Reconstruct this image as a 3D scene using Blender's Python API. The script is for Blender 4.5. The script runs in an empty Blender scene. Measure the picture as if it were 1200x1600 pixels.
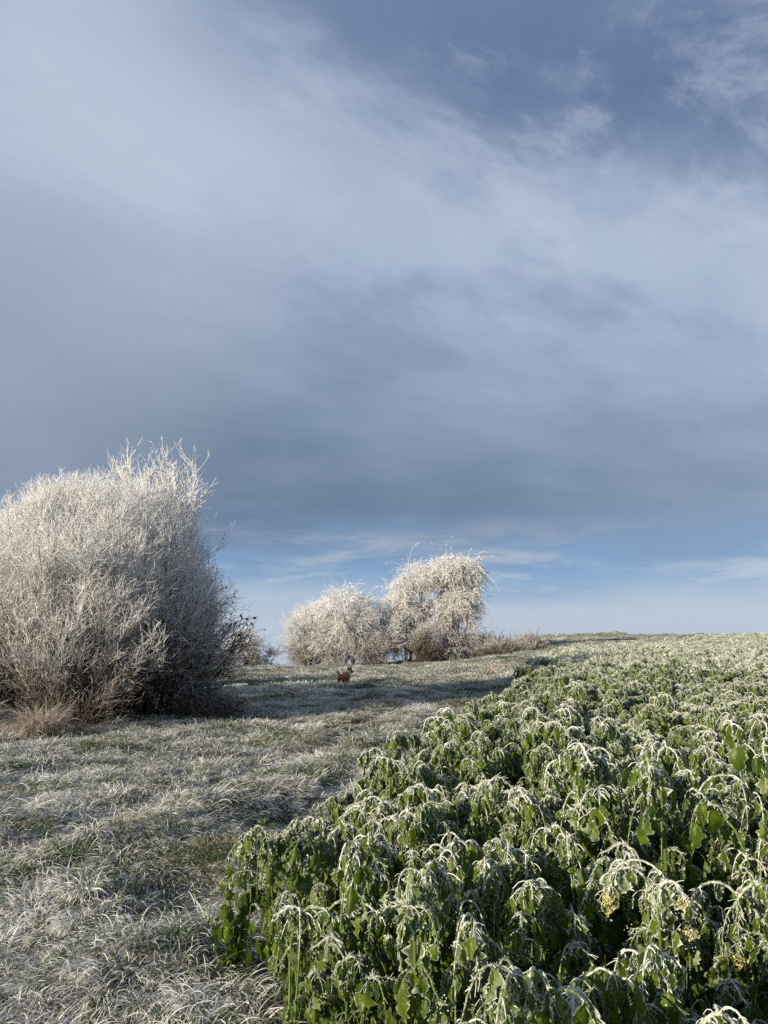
import bpy, math, random
import numpy as np
from mathutils import Vector, Matrix

sc = bpy.context.scene
PI = math.pi
# ------------------------------------------------------------------ camera
cam_d = bpy.data.cameras.new("camera")
cam = bpy.data.objects.new("camera", cam_d)
sc.collection.objects.link(cam)
cam.location = (0, 0, 1.6)
PITCH = math.radians(10.3)
cam.rotation_euler = (PI / 2 + PITCH, 0, 0)
cam_d.sensor_fit = 'VERTICAL'
cam_d.sensor_height = 24
cam_d.lens = 24 / 2 / (800 / 1164)
cam_d.clip_start = 0.05
cam_d.clip_end = 6000
sc.camera = cam

# ------------------------------------------------------------------ sun + sky
SUN_EL = math.radians(16)
sh = np.array([0.80, 0.60]); sh /= np.linalg.norm(sh)          # way the shadows fall
sun_dir = Vector((-sh[0] * math.cos(SUN_EL), -sh[1] * math.cos(SUN_EL), math.sin(SUN_EL)))
sd = bpy.data.lights.new("sun", 'SUN')
sd.energy = 5.0
sd.angle = math.radians(0.5)
sd.color = (1.0, 0.88, 0.69)
so = bpy.data.objects.new("sun", sd)
so.rotation_euler = (-sun_dir).to_track_quat('-Z', 'Y').to_euler()
sc.collection.objects.link(so)

world = bpy.data.worlds.new("World")
sc.world = world
world.use_nodes = True
nt = world.node_tree
nt.nodes.clear()

def N(tree, kind, **kw):
    n = tree.nodes.new(kind)
    for k, v in kw.items():
        if k == 'inp':
            for i, val in v.items():
                n.inputs[i].default_value = val
        else:
            setattr(n, k, v)
    return n

def L(tree, a, b):
    tree.links.new(a, b)

def math_n(t, op, a, b=None, clamp=False):
    n = t.nodes.new('ShaderNodeMath'); n.operation = op; n.use_clamp = clamp
    for i, v in enumerate((a, b)):
        if v is None: continue
        if isinstance(v, (int, float)): n.inputs[i].default_value = v
        else: t.links.new(v, n.inputs[i])
    return n.outputs[0]

def mixc(t, fac, a, b):
    n = t.nodes.new('ShaderNodeMix'); n.data_type = 'RGBA'
    for idx, v in ((0, fac), (6, a), (7, b)):
        if isinstance(v, (int, float)): n.inputs[idx].default_value = v
        elif isinstance(v, tuple): n.inputs[idx].default_value = (*v, 1) if len(v) == 3 else v
        else: t.links.new(v, n.inputs[idx])
    return n.outputs[2]

def smooth(t, v, lo, hi, o0=0.0, o1=1.0):
    n = t.nodes.new('ShaderNodeMapRange'); n.interpolation_type = 'SMOOTHSTEP'
    t.links.new(v, n.inputs[0])
    n.inputs[1].default_value = lo; n.inputs[2].default_value = hi
    n.inputs[3].default_value = o0; n.inputs[4].default_value = o1
    return n.outputs[0]

tc = N(nt, 'ShaderNodeTexCoord')
sep = N(nt, 'ShaderNodeSeparateXYZ'); L(nt, tc.outputs['Generated'], sep.inputs[0])
X, Y, Z = sep.outputs
zc = math_n(nt, 'MAXIMUM', Z, 0.0)
zp = math_n(nt, 'ADD', zc, 0.16)
px = math_n(nt, 'DIVIDE', X, zp)
py = math_n(nt, 'DIVIDE', Y, zp)
comb = N(nt, 'ShaderNodeCombineXYZ'); L(nt, px, comb.inputs[0]); L(nt, py, comb.inputs[1])   # cloud-layer coordinates
def noise(scale, detail=6, rough=0.55, rot=0.0, sx=1.0, sy=1.0, off=(0, 0, 0), dist=0.0):
    mp = N(nt, 'ShaderNodeMapping', vector_type='TEXTURE')
    mp.inputs['Location'].default_value = off
    mp.inputs['Rotation'].default_value = (0, 0, rot)
    mp.inputs['Scale'].default_value = (1 / sx, 1 / sy, 1)
    L(nt, comb.outputs[0], mp.inputs[0])
    n = N(nt, 'ShaderNodeTexNoise'); n.noise_dimensions = '3D'
    n.inputs['Scale'].default_value = scale; n.inputs['Detail'].default_value = detail
    n.inputs['Roughness'].default_value = rough; n.inputs['Distortion'].default_value = dist
    L(nt, mp.outputs[0], n.inputs['Vector'])
    return n.outputs[0]

sky = N(nt, 'ShaderNodeTexSky'); sky.sky_type = 'NISHITA'; sky.sun_disc = False
sky.sun_elevation = SUN_EL; sky.sun_rotation = math.atan2(sun_dir.x, sun_dir.y)
sky.air_density = 1.0; sky.dust_density = 1.0; sky.ozone_density = 2.0

K = 10.0    # cloud radiance in the units of the Sky Texture at strength 0.1
def col(r, g, b):
    f = lambda c: ((c / 255 + 0.055) / 1.055) ** 2.4 if c > 10 else c / 255 / 12.92
    return (f(r) * K, f(g) * K, f(b) * K)
big = noise(0.55, 3, 0.5, off=(1.3, 4.2, 0.7))
wisp = noise(1.5, 11, 0.60, rot=0.6, sx=0.8, sy=1.3, off=(2.1, 0.4, 3.0), dist=0.2)
fine = noise(3.2, 12, 0.66, rot=0.5, sx=0.85, sy=1.25, off=(4, 9, 3), dist=0.35)
mottle = noise(1.8, 6, 0.5, off=(7, 1, 2))
# warped elevation: large soft masses of cloud
warp = math_n(nt, 'MULTIPLY', math_n(nt, 'SUBTRACT', big, 0.5), 0.25)
warp2 = math_n(nt, 'MULTIPLY', math_n(nt, 'SUBTRACT', wisp, 0.5), 0.26)
tilt = math_n(nt, 'MULTIPLY', X, 0.34)
ze = math_n(nt, 'ADD', math_n(nt, 'ADD', Z, tilt), math_n(nt, 'ADD', warp, warp2))
ramp = N(nt, 'ShaderNodeValToRGB')
L(nt, ze, ramp.inputs[0])
cr = ramp.color_ramp; cr.interpolation = 'B_SPLINE'
def c10(r, g, b):
    c = col(r, g, b); return (c[0] / K, c[1] / K, c[2] / K, 1)
stops = [(0.0, c10(100, 121, 149)), (0.16, c10(102, 123, 149)), (0.27, c10(118, 139, 165)), (0.38, c10(148, 165, 190)),
         (0.48, c10(166, 182, 206)), (0.575, c10(180, 195, 216)), (0.63, c10(124, 144, 175)), (0.70, c10(90, 113, 151)), (1.0, c10(100, 123, 159))]
while len(cr.elements) < len(stops): cr.elements.new(0.5)
for e, (p, c) in zip(cr.elements, stops):
    e.position = p; e.color = c
vs = N(nt, 'ShaderNodeVectorMath', operation='SCALE'); L(nt, ramp.outputs[0], vs.inputs[0]); vs.inputs[3].default_value = K
cloud = vs.outputs[0]
# white streaks across the high part
st = math_n(nt, 'MULTIPLY', smooth(nt, fine, 0.47, 0.70), smooth(nt, ze, 0.36, 0.58))
st = math_n(nt, 'MULTIPLY', st, 0.6)
cloud = mixc(nt, st, cloud, (*col(192, 201, 222), 1))
mt = smooth(nt, mottle, 0.35, 0.72)
cloud = mixc(nt, math_n(nt, 'MULTIPLY', mt, 0.34), cloud, (*col(150, 164, 190), 1))
wb = math_n(nt, 'MULTIPLY', smooth(nt, wisp, 0.50, 0.66), smooth(nt, ze, 0.30, 0.52))
cloud = mixc(nt, math_n(nt, 'MULTIPLY', wb, 0.42), cloud, (*col(196, 205, 224), 1))
wd = math_n(nt, 'MULTIPLY', smooth(nt, wisp, 0.36, 0.48, 1.0, 0.0), smooth(nt, ze, 0.20, 0.45))
cloud = mixc(nt, math_n(nt, 'MULTIPLY', wd, 0.40), cloud, (*col(122, 140, 170), 1))
# bright milky patch to the left
dp = N(nt, 'ShaderNodeVectorMath', operation='DOT_PRODUCT'); L(nt, tc.outputs['Generated'], dp.inputs[0])
dp.inputs[1].default_value = Vector((-0.48, 0.74, 0.47)).normalized()
lf = math_n(nt, 'MULTIPLY', smooth(nt, dp.outputs['Value'], 0.88, 1.0), 0.42)
cloud = mixc(nt, lf, cloud, (*col(188, 197, 214), 1))
# clear gap of blue above the horizon, with thin cloud low down
skc = N(nt, 'ShaderNodeVectorMath', operation='MULTIPLY'); L(nt, sky.outputs[0], skc.inputs[0]); skc.inputs[1].default_value = (0.62, 0.76, 1.0)
gapc = mixc(nt, 0.75, skc.outputs[0], (*col(140, 174, 214), 1))
gn = noise(1.9, 9, 0.62, rot=-0.2, sx=0.7, sy=1.0, off=(3, 3, 8), dist=0.3)
gz = math_n(nt, 'ADD', Z, math_n(nt, 'MULTIPLY', math_n(nt, 'SUBTRACT', big, 0.5), 0.10))
lowm = smooth(nt, gz, 0.05, 0.11, 1.0, 0.0)
wl = math_n(nt, 'MULTIPLY', smooth(nt, gn, 0.46, 0.66), 0.8)
lowf = math_n(nt, 'MAXIMUM', math_n(nt, 'MULTIPLY', lowm, 0.85), wl)
gap = mixc(nt, lowf, gapc, (*col(192, 203, 216), 1))
gfac = smooth(nt, math_n(nt, 'ADD', gz, math_n(nt, 'MULTIPLY', math_n(nt, 'SUBTRACT', wisp, 0.5), 0.10)), 0.075, 0.20)
final = mixc(nt, gfac, gap, cloud)
bg = N(nt, 'ShaderNodeBackground'); bg.inputs[1].default_value = 0.0747
L(nt, final, bg.inputs[0])
wo = N(nt, 'ShaderNodeOutputWorld'); L(nt, bg.outputs[0], wo.inputs[0])

sc.view_settings.view_transform = 'Standard'
sc.view_settings.look = 'None'
sc.view_settings.gamma = 1
sc.view_settings.exposure = 0.42
sc.cycles.max_bounces = 5
sc.cycles.diffuse_bounces = 3
sc.cycles.transmission_bounces = 3
sc.cycles.glossy_bounces = 2
sc.cycles.use_denoising = False
sc.cycles.use_adaptive_sampling = False
sc.render.use_persistent_data = False

# ------------------------------------------------------------------ numpy helpers
def nrm(v):
    return v / np.maximum(np.linalg.norm(v, axis=-1, keepdims=True), 1e-9)

def hashf(ix, iy, seed):
    h = (ix.astype(np.int64) * 374761393 + iy.astype(np.int64) * 668265263 + seed * 974634777) & 0xffffffff
    h = ((h ^ (h >> 13)) * 1274126177) & 0xffffffff
    return ((h ^ (h >> 16)) & 0xffffff) / float(0xffffff)

def vnoise(x, y, seed=0):
    ix = np.floor(x); iy = np.floor(y)
    fx = x - ix; fy = y - iy
    fx = fx * fx * (3 - 2 * fx); fy = fy * fy * (3 - 2 * fy)
    a = hashf(ix, iy, seed); b = hashf(ix + 1, iy, seed)
    c = hashf(ix, iy + 1, seed); d = hashf(ix + 1, iy + 1, seed)
    return (a * (1 - fx) + b * fx) * (1 - fy) + (c * (1 - fx) + d * fx) * fy - 0.5

def softplus(v, k):
    return k * np.logaddexp(0, v / k)

def crop_edge(y):      # x where the mustard crop begins, for a given y
    return np.interp(y, [0.8, 1.6, 2.2, 2.9, 3.4, 3.9, 5.0, 6.0, 7.2, 10, 15, 22, 32, 38, 43, 50, 60, 75, 95],
                        [1.25, 0.45, 0.02, -0.25, -0.52, -0.78, -0.50, -0.18, 0.10, 0.95, 2.35, 3.95, 6.4, 8.8, 13, 20, 30, 44, 60])

def ground(x, y):
    x = np.asarray(x, float); y = np.asarray(y, float)
    a = x / np.maximum(y, 10)
    w = np.interp(a, [-0.3, -0.14, -0.05, 0.02, 0.07, 0.12, 0.17, 0.22, 0.30, 0.4], [0.0, 0.03, .10, .20, .33, .52, .82, 1.02, 1.12, 1.15])
    yc = np.interp(a, [-0.14, 0.02, 0.12, 0.22, 0.4], [64, 68, 80, 90, 94])
    z = 0.036 * softplus(y - 14, 3.0) * w
    z = z - 0.09 * softplus(y - yc, 3.0)
    z = z - 0.02 * softplus(-y - 20, 5)
    z = np.maximum(z, -60)
    near = np.exp(-((y - 5) / 40) ** 2)
    r = 0.20 * vnoise(x * .22, y * .22, 1) + near * (0.17 * vnoise(x * .8, y * .8, 2) + 0.17 * vnoise(x * 1.7, y * 1.7, 3) + 0.07 * vnoise(x * 4.3, y * 4.3, 4))
    # wheel ruts of the track beside the crop
    e = crop_edge(y) - x
    for c0 in (1.25, 2.75):
        r = r - 0.09 * np.exp(-((e - c0) / 0.28) ** 2) * (y > 6)
    r = r + 0.07 * np.exp(-((e - 2.0) / 0.3) ** 2) * (y > 6)
    fade = 1 / (1 + np.exp(-(y - 1) * 2))
    return z + r * (0.3 + 0.7 * fade)

class MB:
    def __init__(s): s.V = []; s.Q = []; s.T = []; s.A = []; s.M = []; s.n = 0; s.MT = []
    def add(s, V, F, frost=0.0, mat=0):
        V = np.asarray(V, float).reshape(-1, 3); F = np.asarray(F, np.int64)
        if len(V) == 0 or len(F) == 0: return
        fr = np.full(len(V), frost, float) if np.isscalar(frost) else np.asarray(frost, float).reshape(-1)
        s.V.append(V); s.A.append(fr)
        if F.shape[1] == 4: s.Q.append(F + s.n); s.M.append(np.full(len(F), mat))
        else: s.T.append(F + s.n); s.MT.append(np.full(len(F), mat))
        s.n += len(V)
    def mesh(s, name, mats, smooth_=True):
        me = bpy.data.meshes.new(name)
        V = np.concatenate(s.V)
        Q = np.concatenate(s.Q) if s.Q else np.zeros((0, 4), np.int64)
        T = np.concatenate(s.T) if s.T else np.zeros((0, 3), np.int64)
        me.vertices.add(len(V)); me.vertices.foreach_set('co', V.astype(np.float32).ravel())
        lo = np.concatenate([Q.ravel(), T.ravel()]).astype(np.int32)
        me.loops.add(len(lo)); me.loops.foreach_set('vertex_index', lo)
        npoly = len(Q) + len(T)
        ls = np.concatenate([np.arange(len(Q)) * 4, len(Q) * 4 + np.arange(len(T)) * 3]).astype(np.int32)
        me.polygons.add(npoly); me.polygons.foreach_set('loop_start', ls)
        mi = np.concatenate((s.M or [np.zeros(0)]) + (s.MT or [np.zeros(0)])).astype(np.int32)
        me.polygons.foreach_set('material_index', mi)
        if smooth_: me.polygons.foreach_set('use_smooth', np.ones(npoly, bool))
        me.update(calc_edges=True)
        at = me.attributes.new('frost', 'FLOAT', 'POINT'); at.data.foreach_set('value', np.concatenate(s.A).astype(np.float32))
        for m in (mats if isinstance(mats, (list, tuple)) else [mats]): me.materials.append(m)
        return me

def tubes(P, R, S=3, seed_vec=None, rng=None):
    """P (n,k,3) polylines, R (n,k) radii -> verts, quads (+ vertex index layout n,k,S)"""
    n, k, _ = P.shape
    T = np.empty_like(P)
    T[:, 1:-1] = P[:, 2:] - P[:, :-2]; T[:, 0] = P[:, 1] - P[:, 0]; T[:, -1] = P[:, -1] - P[:, -2]
    T = nrm(T)
    ref = (rng.normal(size=(n, 1, 3)) if rng is not None else np.tile(np.array([[[0.31, 0.77, 0.2]]]), (n, 1, 1)))
    u = nrm(np.cross(T, ref)); v = np.cross(T, u)
    ang = np.arange(S) * 2 * PI / S
    ring = u[:, :, None, :] * np.cos(ang)[None, None, :, None] + v[:, :, None, :] * np.sin(ang)[None, None, :, None]
    V = P[:, :, None, :] + ring * R[:, :, None, None]
    idx = np.arange(n * k * S).reshape(n, k, S)
    a = idx[:, :-1, :]; b = idx[:, 1:, :]
    F = np.stack([a, np.roll(a, -1, 2), np.roll(b, -1, 2), b], -1).reshape(-1, 4)
    return V.reshape(-1, 3), F

def vrep(fr, k, S, n):      # frost per polyline point -> per vertex
    fr = np.broadcast_to(fr, (n, k))
    return np.repeat(fr[:, :, None], S, 2).reshape(-1)

def sample_poly(P, idx, t):
    k = P.shape[1]
    f = t * (k - 1); i = np.minimum(f.astype(int), k - 2); f = (f - i)[:, None]
    p = P[idx, i] * (1 - f) + P[idx, i + 1] * f
    d = nrm(P[idx, i + 1] - P[idx, i])
    return p, d

def rot_away(rng, d, ang):
    r = nrm(np.cross(d, rng.normal(size=d.shape)))
    return nrm(d * np.cos(ang)[:, None] + r * np.sin(ang)[:, None])

def walk(rng, P0, D, Ln, K, up=0.0, jit=0.1):
    n = len(P0); P = np.empty((n, K, 3)); P[:, 0] = P0; d = D.copy()
    st = (Ln / (K - 1))[:, None]
    for i in range(1, K):
        P[:, i] = P[:, i - 1] + d * st
        d = nrm(d + rng.normal(size=d.shape) * jit + np.array([0, 0, up]))
    return P

def spikes(rng, P, D, ln, w):
    """tiny hoar-frost needles: one thin triangle each, at P pointing D"""
    n = len(P)
    s = nrm(np.cross(D, rng.normal(size=D.shape))) * w
    V = np.stack([P - s, P + s, P + D * ln[:, None]], 1).reshape(-1, 3)
    return V, np.arange(n * 3).reshape(n, 3)

# ------------------------------------------------------------------ materials
def new_mat(name):
    m = bpy.data.materials.new(name); m.use_nodes = True
    t = m.node_tree; t.nodes.clear()
    o = t.nodes.new('ShaderNodeOutputMaterial')
    return m, t, o

def mat_frosted(name, base_a, base_b, frost_col=(0.80, 0.80, 0.80), noise_scale=30.0, gain=1.0, bias=0.0, rough=0.7,
                translucent=0.0, patch=None, rnd=0.25, spec=0.3):
    """a plant surface: two tones of its own colour, hoar frost over it where the 'frost' attribute and a fine noise say so"""
    m, t, o = new_mat(name)
    geo = N(t, 'ShaderNodeNewGeometry'); at = N(t, 'ShaderNodeAttribute'); at.attribute_name = 'frost'
    tcn = N(t, 'ShaderNodeTexCoord')
    n1 = N(t, 'ShaderNodeTexNoise'); n1.inputs['Scale'].default_value = noise_scale; n1.inputs['Detail'].default_value = 4
    L(t, geo.outputs['Position'], n1.inputs['Vector'])
    n2 = N(t, 'ShaderNodeTexNoise'); n2.inputs['Scale'].default_value = 7.0; n2.inputs['Detail'].default_value = 2
    L(t, geo.outputs['Position'], n2.inputs['Vector'])
    inf = N(t, 'ShaderNodeObjectInfo')
    mixf = math_n(t, 'ADD', smooth(t, n2.outputs[0], 0.35, 0.65), math_n(t, 'MULTIPLY', math_n(t, 'SUBTRACT', inf.outputs['Random'], 0.5), 1.2), clamp=True)
    base = mixc(t, mixf, base_a, base_b)
    fr = math_n(t, 'MULTIPLY', at.outputs['Fac'], gain)
    fr = math_n(t, 'ADD', fr, bias)
    fr = math_n(t, 'ADD', fr, math_n(t, 'MULTIPLY', math_n(t, 'SUBTRACT', n1.outputs[0], 0.5), 1.1))
    if rnd: fr = math_n(t, 'ADD', fr, math_n(t, 'MULTIPLY', math_n(t, 'SUBTRACT', inf.outputs['Random'], 0.5), rnd))
    if patch:       # broad patches with more or less frost on the ground
        sc_, amp = patch
        n3 = N(t, 'ShaderNodeTexNoise'); n3.inputs['Scale'].default_value = sc_; n3.inputs['Detail'].default_value = 4
        L(t, geo.outputs['Position'], n3.inputs['Vector'])
        fr = math_n(t, 'ADD', fr, math_n(t, 'MULTIPLY', math_n(t, 'SUBTRACT', n3.outputs[0], 0.5), amp))
    fac = smooth(t, fr, 0.22, 0.78)
    c = mixc(t, fac, base, frost_col)
    p = N(t, 'ShaderNodeBsdfPrincipled')
    L(t, c, p.inputs['Base Color'])
    rr = math_n(t, 'ADD', math_n(t, 'MULTIPLY', fac, 0.25), rough - 0.1, clamp=True); L(t, rr, p.inputs['Roughness'])
    p.inputs['Specular IOR Level'].default_value = spec
    out = p.outputs[0]
    if translucent:
        tr = N(t, 'ShaderNodeBsdfTranslucent'); L(t, c, tr.inputs[0])
        ms = N(t, 'ShaderNodeMixShader'); ms.inputs[0].default_value = translucent
        L(t, out, ms.inputs[1]); L(t, tr.outputs[0], ms.inputs[2]); out = ms.outputs[0]
    L(t, out, o.inputs[0])
    return m

M_twig = mat_frosted('frosted_twig', (0.085, 0.066, 0.048), (0.15, 0.115, 0.08), (0.87, 0.86, 0.83), 14, rnd=0)
M_bark = mat_frosted('bark', (0.05, 0.035, 0.025), (0.11, 0.08, 0.055), (0.70, 0.68, 0.66), 20, rnd=0, rough=0.9)
M_flake = mat_frosted('frosted_leaflet', (0.20, 0.14, 0.09), (0.30, 0.23, 0.16), (0.84, 0.82, 0.81), 9, translucent=0.25, rnd=0)
M_rusty = mat_frosted('dry_leaf', (0.26, 0.15, 0.08), (0.36, 0.25, 0.15), (0.80, 0.75, 0.70), 6, translucent=0.25, rnd=0)
M_darkleaf = mat_frosted('dark_leaf', (0.035, 0.028, 0.018), (0.06, 0.05, 0.03), (0.5, 0.5, 0.5), 12, translucent=0.15, rnd=0)
M_ivy = mat_frosted('ivy_leaf', (0.05, 0.075, 0.02), (0.10, 0.11, 0.03), (0.6, 0.6, 0.55), 12, translucent=0.2, rnd=0)
M_grass = mat_frosted('frosted_grass', (0.065, 0.115, 0.022), (0.17, 0.165, 0.07), (0.82, 0.81, 0.76), 45, translucent=0.2, patch=(0.8, 1.4), rnd=0.45, bias=.07)
M_drygrass = mat_frosted('dry_grass', (0.30, 0.22, 0.13), (0.40, 0.31, 0.21), (0.82, 0.78, 0.73), 20, translucent=0.3, patch=(1.2, 0.5), rnd=0.3)
M_stem = mat_frosted('mustard_stem', (0.09, 0.13, 0.02), (0.14, 0.20, 0.04), (0.77, 0.78, 0.72), 90, translucent=0.0, rnd=0.3, bias=-.03)
M_needle = mat_frosted('frost_needle', (0.80, 0.82, 0.80), (0.78, 0.80, 0.75), (0.80, 0.80, 0.76), 5, translucent=0.35, rnd=0)
M_petal = mat_frosted('mustard_petal', (0.82, 0.76, 0.32), (0.86, 0.82, 0.46), (0.90, 0.88, 0.74), 80, translucent=0.35, rnd=0)
M_pod = mat_frosted('mustard_pod', (0.22, 0.28, 0.10), (0.28, 0.30, 0.14), (0.78, 0.79, 0.72), 70, translucent=0.15, rnd=0.3, bias=-.12)

def mat_leaf():
    m, t, o = new_mat('mustard_leaf')
    geo = N(t, 'ShaderNodeNewGeometry'); at = N(t, 'ShaderNodeAttribute'); at.attribute_name = 'frost'
    inf = N(t, 'ShaderNodeObjectInfo')
    n1 = N(t, 'ShaderNodeTexNoise'); n1.inputs['Scale'].default_value = 85; n1.inputs['Detail'].default_value = 5; n1.inputs['Roughness'].default_value = 0.65
    L(t, geo.outputs['Position'], n1.inputs['Vector'])
    n2 = N(t, 'ShaderNodeTexNoise'); n2.inputs['Scale'].default_value = 9; n2.inputs['Detail'].default_value = 2
    L(t, geo.outputs['Position'], n2.inputs['Vector'])
    base = mixc(t, smooth(t, n2.outputs[0], 0.35, 0.65), (0.042, 0.080, 0.005), (0.115, 0.165, 0.010))
    back = mixc(t, 0.35, base, (0.30, 0.36, 0.20))
    base = mixc(t, math_n(t, 'MULTIPLY', geo.outputs['Backfacing'], 0.8), base, back)
    fr = math_n(t, 'ADD', at.outputs['Fac'], math_n(t, 'MULTIPLY', math_n(t, 'SUBTRACT', n1.outputs[0], 0.5), 1.25))
    fr = math_n(t, 'ADD', fr, math_n(t, 'MULTIPLY', math_n(t, 'SUBTRACT', inf.outputs['Random'], 0.5), 0.2))
    fac = smooth(t, fr, 0.34, 0.85)
    c = mixc(t, fac, base, (0.72, 0.76, 0.66))
    p = N(t, 'ShaderNodeBsdfPrincipled'); L(t, c, p.inputs['Base Color'])
    L(t, math_n(t, 'ADD', math_n(t, 'MULTIPLY', fac, 0.4), 0.38), p.inputs['Roughness'])
    p.inputs['Specular IOR Level'].default_value = 0.4
    bp = N(t, 'ShaderNodeBump'); bp.inputs['Strength'].default_value = 0.5; bp.inputs['Distance'].default_value = 0.004
    L(t, n1.outputs[0], bp.inputs['Height']); L(t, bp.outputs[0], p.inputs['Normal'])
    trc = mixc(t, fac, (0.15, 0.24, 0.015), (0.7, 0.72, 0.6))
    tr = N(t, 'ShaderNodeBsdfTranslucent'); L(t, trc, tr.inputs[0])
    ms = N(t, 'ShaderNodeMixShader'); ms.inputs[0].default_value = 0.3
    L(t, p.outputs[0], ms.inputs[1]); L(t, tr.outputs[0], ms.inputs[2]); L(t, ms.outputs[0], o.inputs[0])
    return m
M_leaf = mat_leaf()

def mat_ground():
    m, t, o = new_mat('ground')
    geo = N(t, 'ShaderNodeNewGeometry')
    def nz(s, d=6, r=0.6):
        n = N(t, 'ShaderNodeTexNoise'); n.inputs['Scale'].default_value = s; n.inputs['Detail'].default_value = d; n.inputs['Roughness'].default_value = r
        L(t, geo.outputs['Position'], n.inputs['Vector']); return n.outputs[0]
    a = nz(1.1); b = nz(14); c = nz(0.35, 4); f = nz(60, 5, 0.7)
    base = mixc(t, smooth(t, a, 0.35, 0.65), (0.07, 0.075, 0.035), (0.15, 0.115, 0.07))
    base = mixc(t, smooth(t, b, 0.3, 0.7), base, (0.05, 0.045, 0.03))
    fr = math_n(t, 'ADD', math_n(t, 'MULTIPLY', f, 0.9), math_n(t, 'MULTIPLY', b, 0.35))
    fr = math_n(t, 'ADD', fr, math_n(t, 'MULTIPLY', math_n(t, 'SUBTRACT', c, 0.5), 0.6))
    # bare dark soil under the crop
    at = N(t, 'ShaderNodeAttribute'); at.attribute_name = 'frost'
    fac = math_n(t, 'MULTIPLY', smooth(t, fr, 0.52, 0.85), at.outputs['Fac'])
    col_ = mixc(t, fac, base, (0.62, 0.62, 0.62))
    p = N(t, 'ShaderNodeBsdfPrincipled'); L(t, col_, p.inputs['Base Color']); p.inputs['Roughness'].default_value = 0.9
    p.inputs['Specular IOR Level'].default_value = 0.2
    bp = N(t, 'ShaderNodeBump'); bp.inputs['Strength'].default_value = 0.9; bp.inputs['Distance'].default_value = 0.05
    L(t, math_n(t, 'ADD', b, math_n(t, 'MULTIPLY', f, 0.5)), bp.inputs['Height']); L(t, bp.outputs[0], p.inputs['Normal'])
    L(t, p.outputs[0], o.inputs[0])
    return m
M_ground = mat_ground()

# ------------------------------------------------------------------ scene object helpers
C = sc.collection
def tag(o, label=None, cat=None, group=None, kind=None):
    if label: o['label'] = label
    if cat: o['category'] = cat
    if group: o['group'] = group
    if kind: o['kind'] = kind
    return o
def obj(name, me, parent=None, link=True):
    o = bpy.data.objects.new(name, me)
    if link: C.objects.link(o)
    if parent: o.parent = parent
    return o
def empty(name, loc, rz=0.0):
    o = bpy.data.objects.new(name, None); o.empty_display_size = 0.2
    C.objects.link(o); o.location = loc; o.rotation_euler = (0, 0, rz)
    return o

def scatter(name, P, rot, scl, idx, sources, mat=None):
    """one stuff object: copies of the source meshes on points"""
    me = bpy.data.meshes.new(name)
    me.vertices.add(len(P)); me.vertices.foreach_set('co', np.asarray(P, np.float32).ravel())
    a = me.attributes.new('rot', 'FLOAT_VECTOR', 'POINT'); a.data.foreach_set('vector', np.asarray(rot, np.float32).ravel())
    a = me.attributes.new('scl', 'FLOAT_VECTOR', 'POINT'); a.data.foreach_set('vector', np.asarray(scl, np.float32).ravel())
    a = me.attributes.new('idx', 'INT', 'POINT'); a.data.foreach_set('value', np.asarray(idx, np.int32))
    o = obj(name, me)
    coll = bpy.data.collections.new(name + '_sources')
    for i, s in enumerate(sources):
        so_ = bpy.data.objects.new('%s_src_%02d' % (name, i), s); coll.objects.link(so_)
    g = bpy.data.node_groups.new(name + '_nodes', 'GeometryNodeTree')
    g.interface.new_socket('Geometry', in_out='INPUT', socket_type='NodeSocketGeometry')
    g.interface.new_socket('Geometry', in_out='OUTPUT', socket_type='NodeSocketGeometry')
    gi = g.nodes.new('NodeGroupInput'); go = g.nodes.new('NodeGroupOutput')
    ci = g.nodes.new('GeometryNodeCollectionInfo'); ci.inputs[0].default_value = coll
    ci.inputs['Separate Children'].default_value = True; ci.inputs['Reset Children'].default_value = True
    ip = g.nodes.new('GeometryNodeInstanceOnPoints'); ip.inputs['Pick Instance'].default_value = True
    def na(nm, ty):
        n = g.nodes.new('GeometryNodeInputNamedAttribute'); n.data_type = ty; n.inputs[0].default_value = nm; return n.outputs[0]
    e2r = g.nodes.new('FunctionNodeEulerToRotation')
    g.links.new(na('rot', 'FLOAT_VECTOR'), e2r.inputs[0])
    g.links.new(gi.outputs[0], ip.inputs['Points'])
    g.links.new(ci.outputs[0], ip.inputs['Instance'])
    g.links.new(na('idx', 'INT'), ip.inputs['Instance Index'])
    g.links.new(e2r.outputs[0], ip.inputs['Rotation'])
    g.links.new(na('scl', 'FLOAT_VECTOR'), ip.inputs['Scale'])
    g.links.new(ip.outputs[0], go.inputs[0])
    md = o.modifiers.new('scatter', 'NODES'); md.node_group = g
    return o

# ------------------------------------------------------------------ ground
def build_ground():
    nx, ny = 460, 560
    u = np.linspace(-1, 1, nx); xs = 9 * np.sinh(5.6 * u) / math.sinh(5.6) * 160
    v = np.linspace(-0.55, 1, ny); ys = 5 + 9 * np.sinh(5.6 * v) / math.sinh(5.6) * 180
    Xg, Yg = np.meshgrid(xs, ys)
    Zg = ground(Xg, Yg)
    V = np.stack([Xg, Yg, Zg], -1).reshape(-1, 3)
    i = np.arange(nx * ny).reshape(ny, nx)
    F = np.stack([i[:-1, :-1], i[:-1, 1:], i[1:, 1:], i[1:, :-1]], -1).reshape(-1, 4)
    e = Xg - crop_edge(Yg)
    fr = np.clip(1 - (e + 0.1) * 3, 0.12, 1)
    mb = MB(); mb.add(V, F, fr.reshape(-1))
    o = obj('ground', mb.mesh('ground', M_ground)); tag(o, kind='structure')
build_ground()

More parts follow.
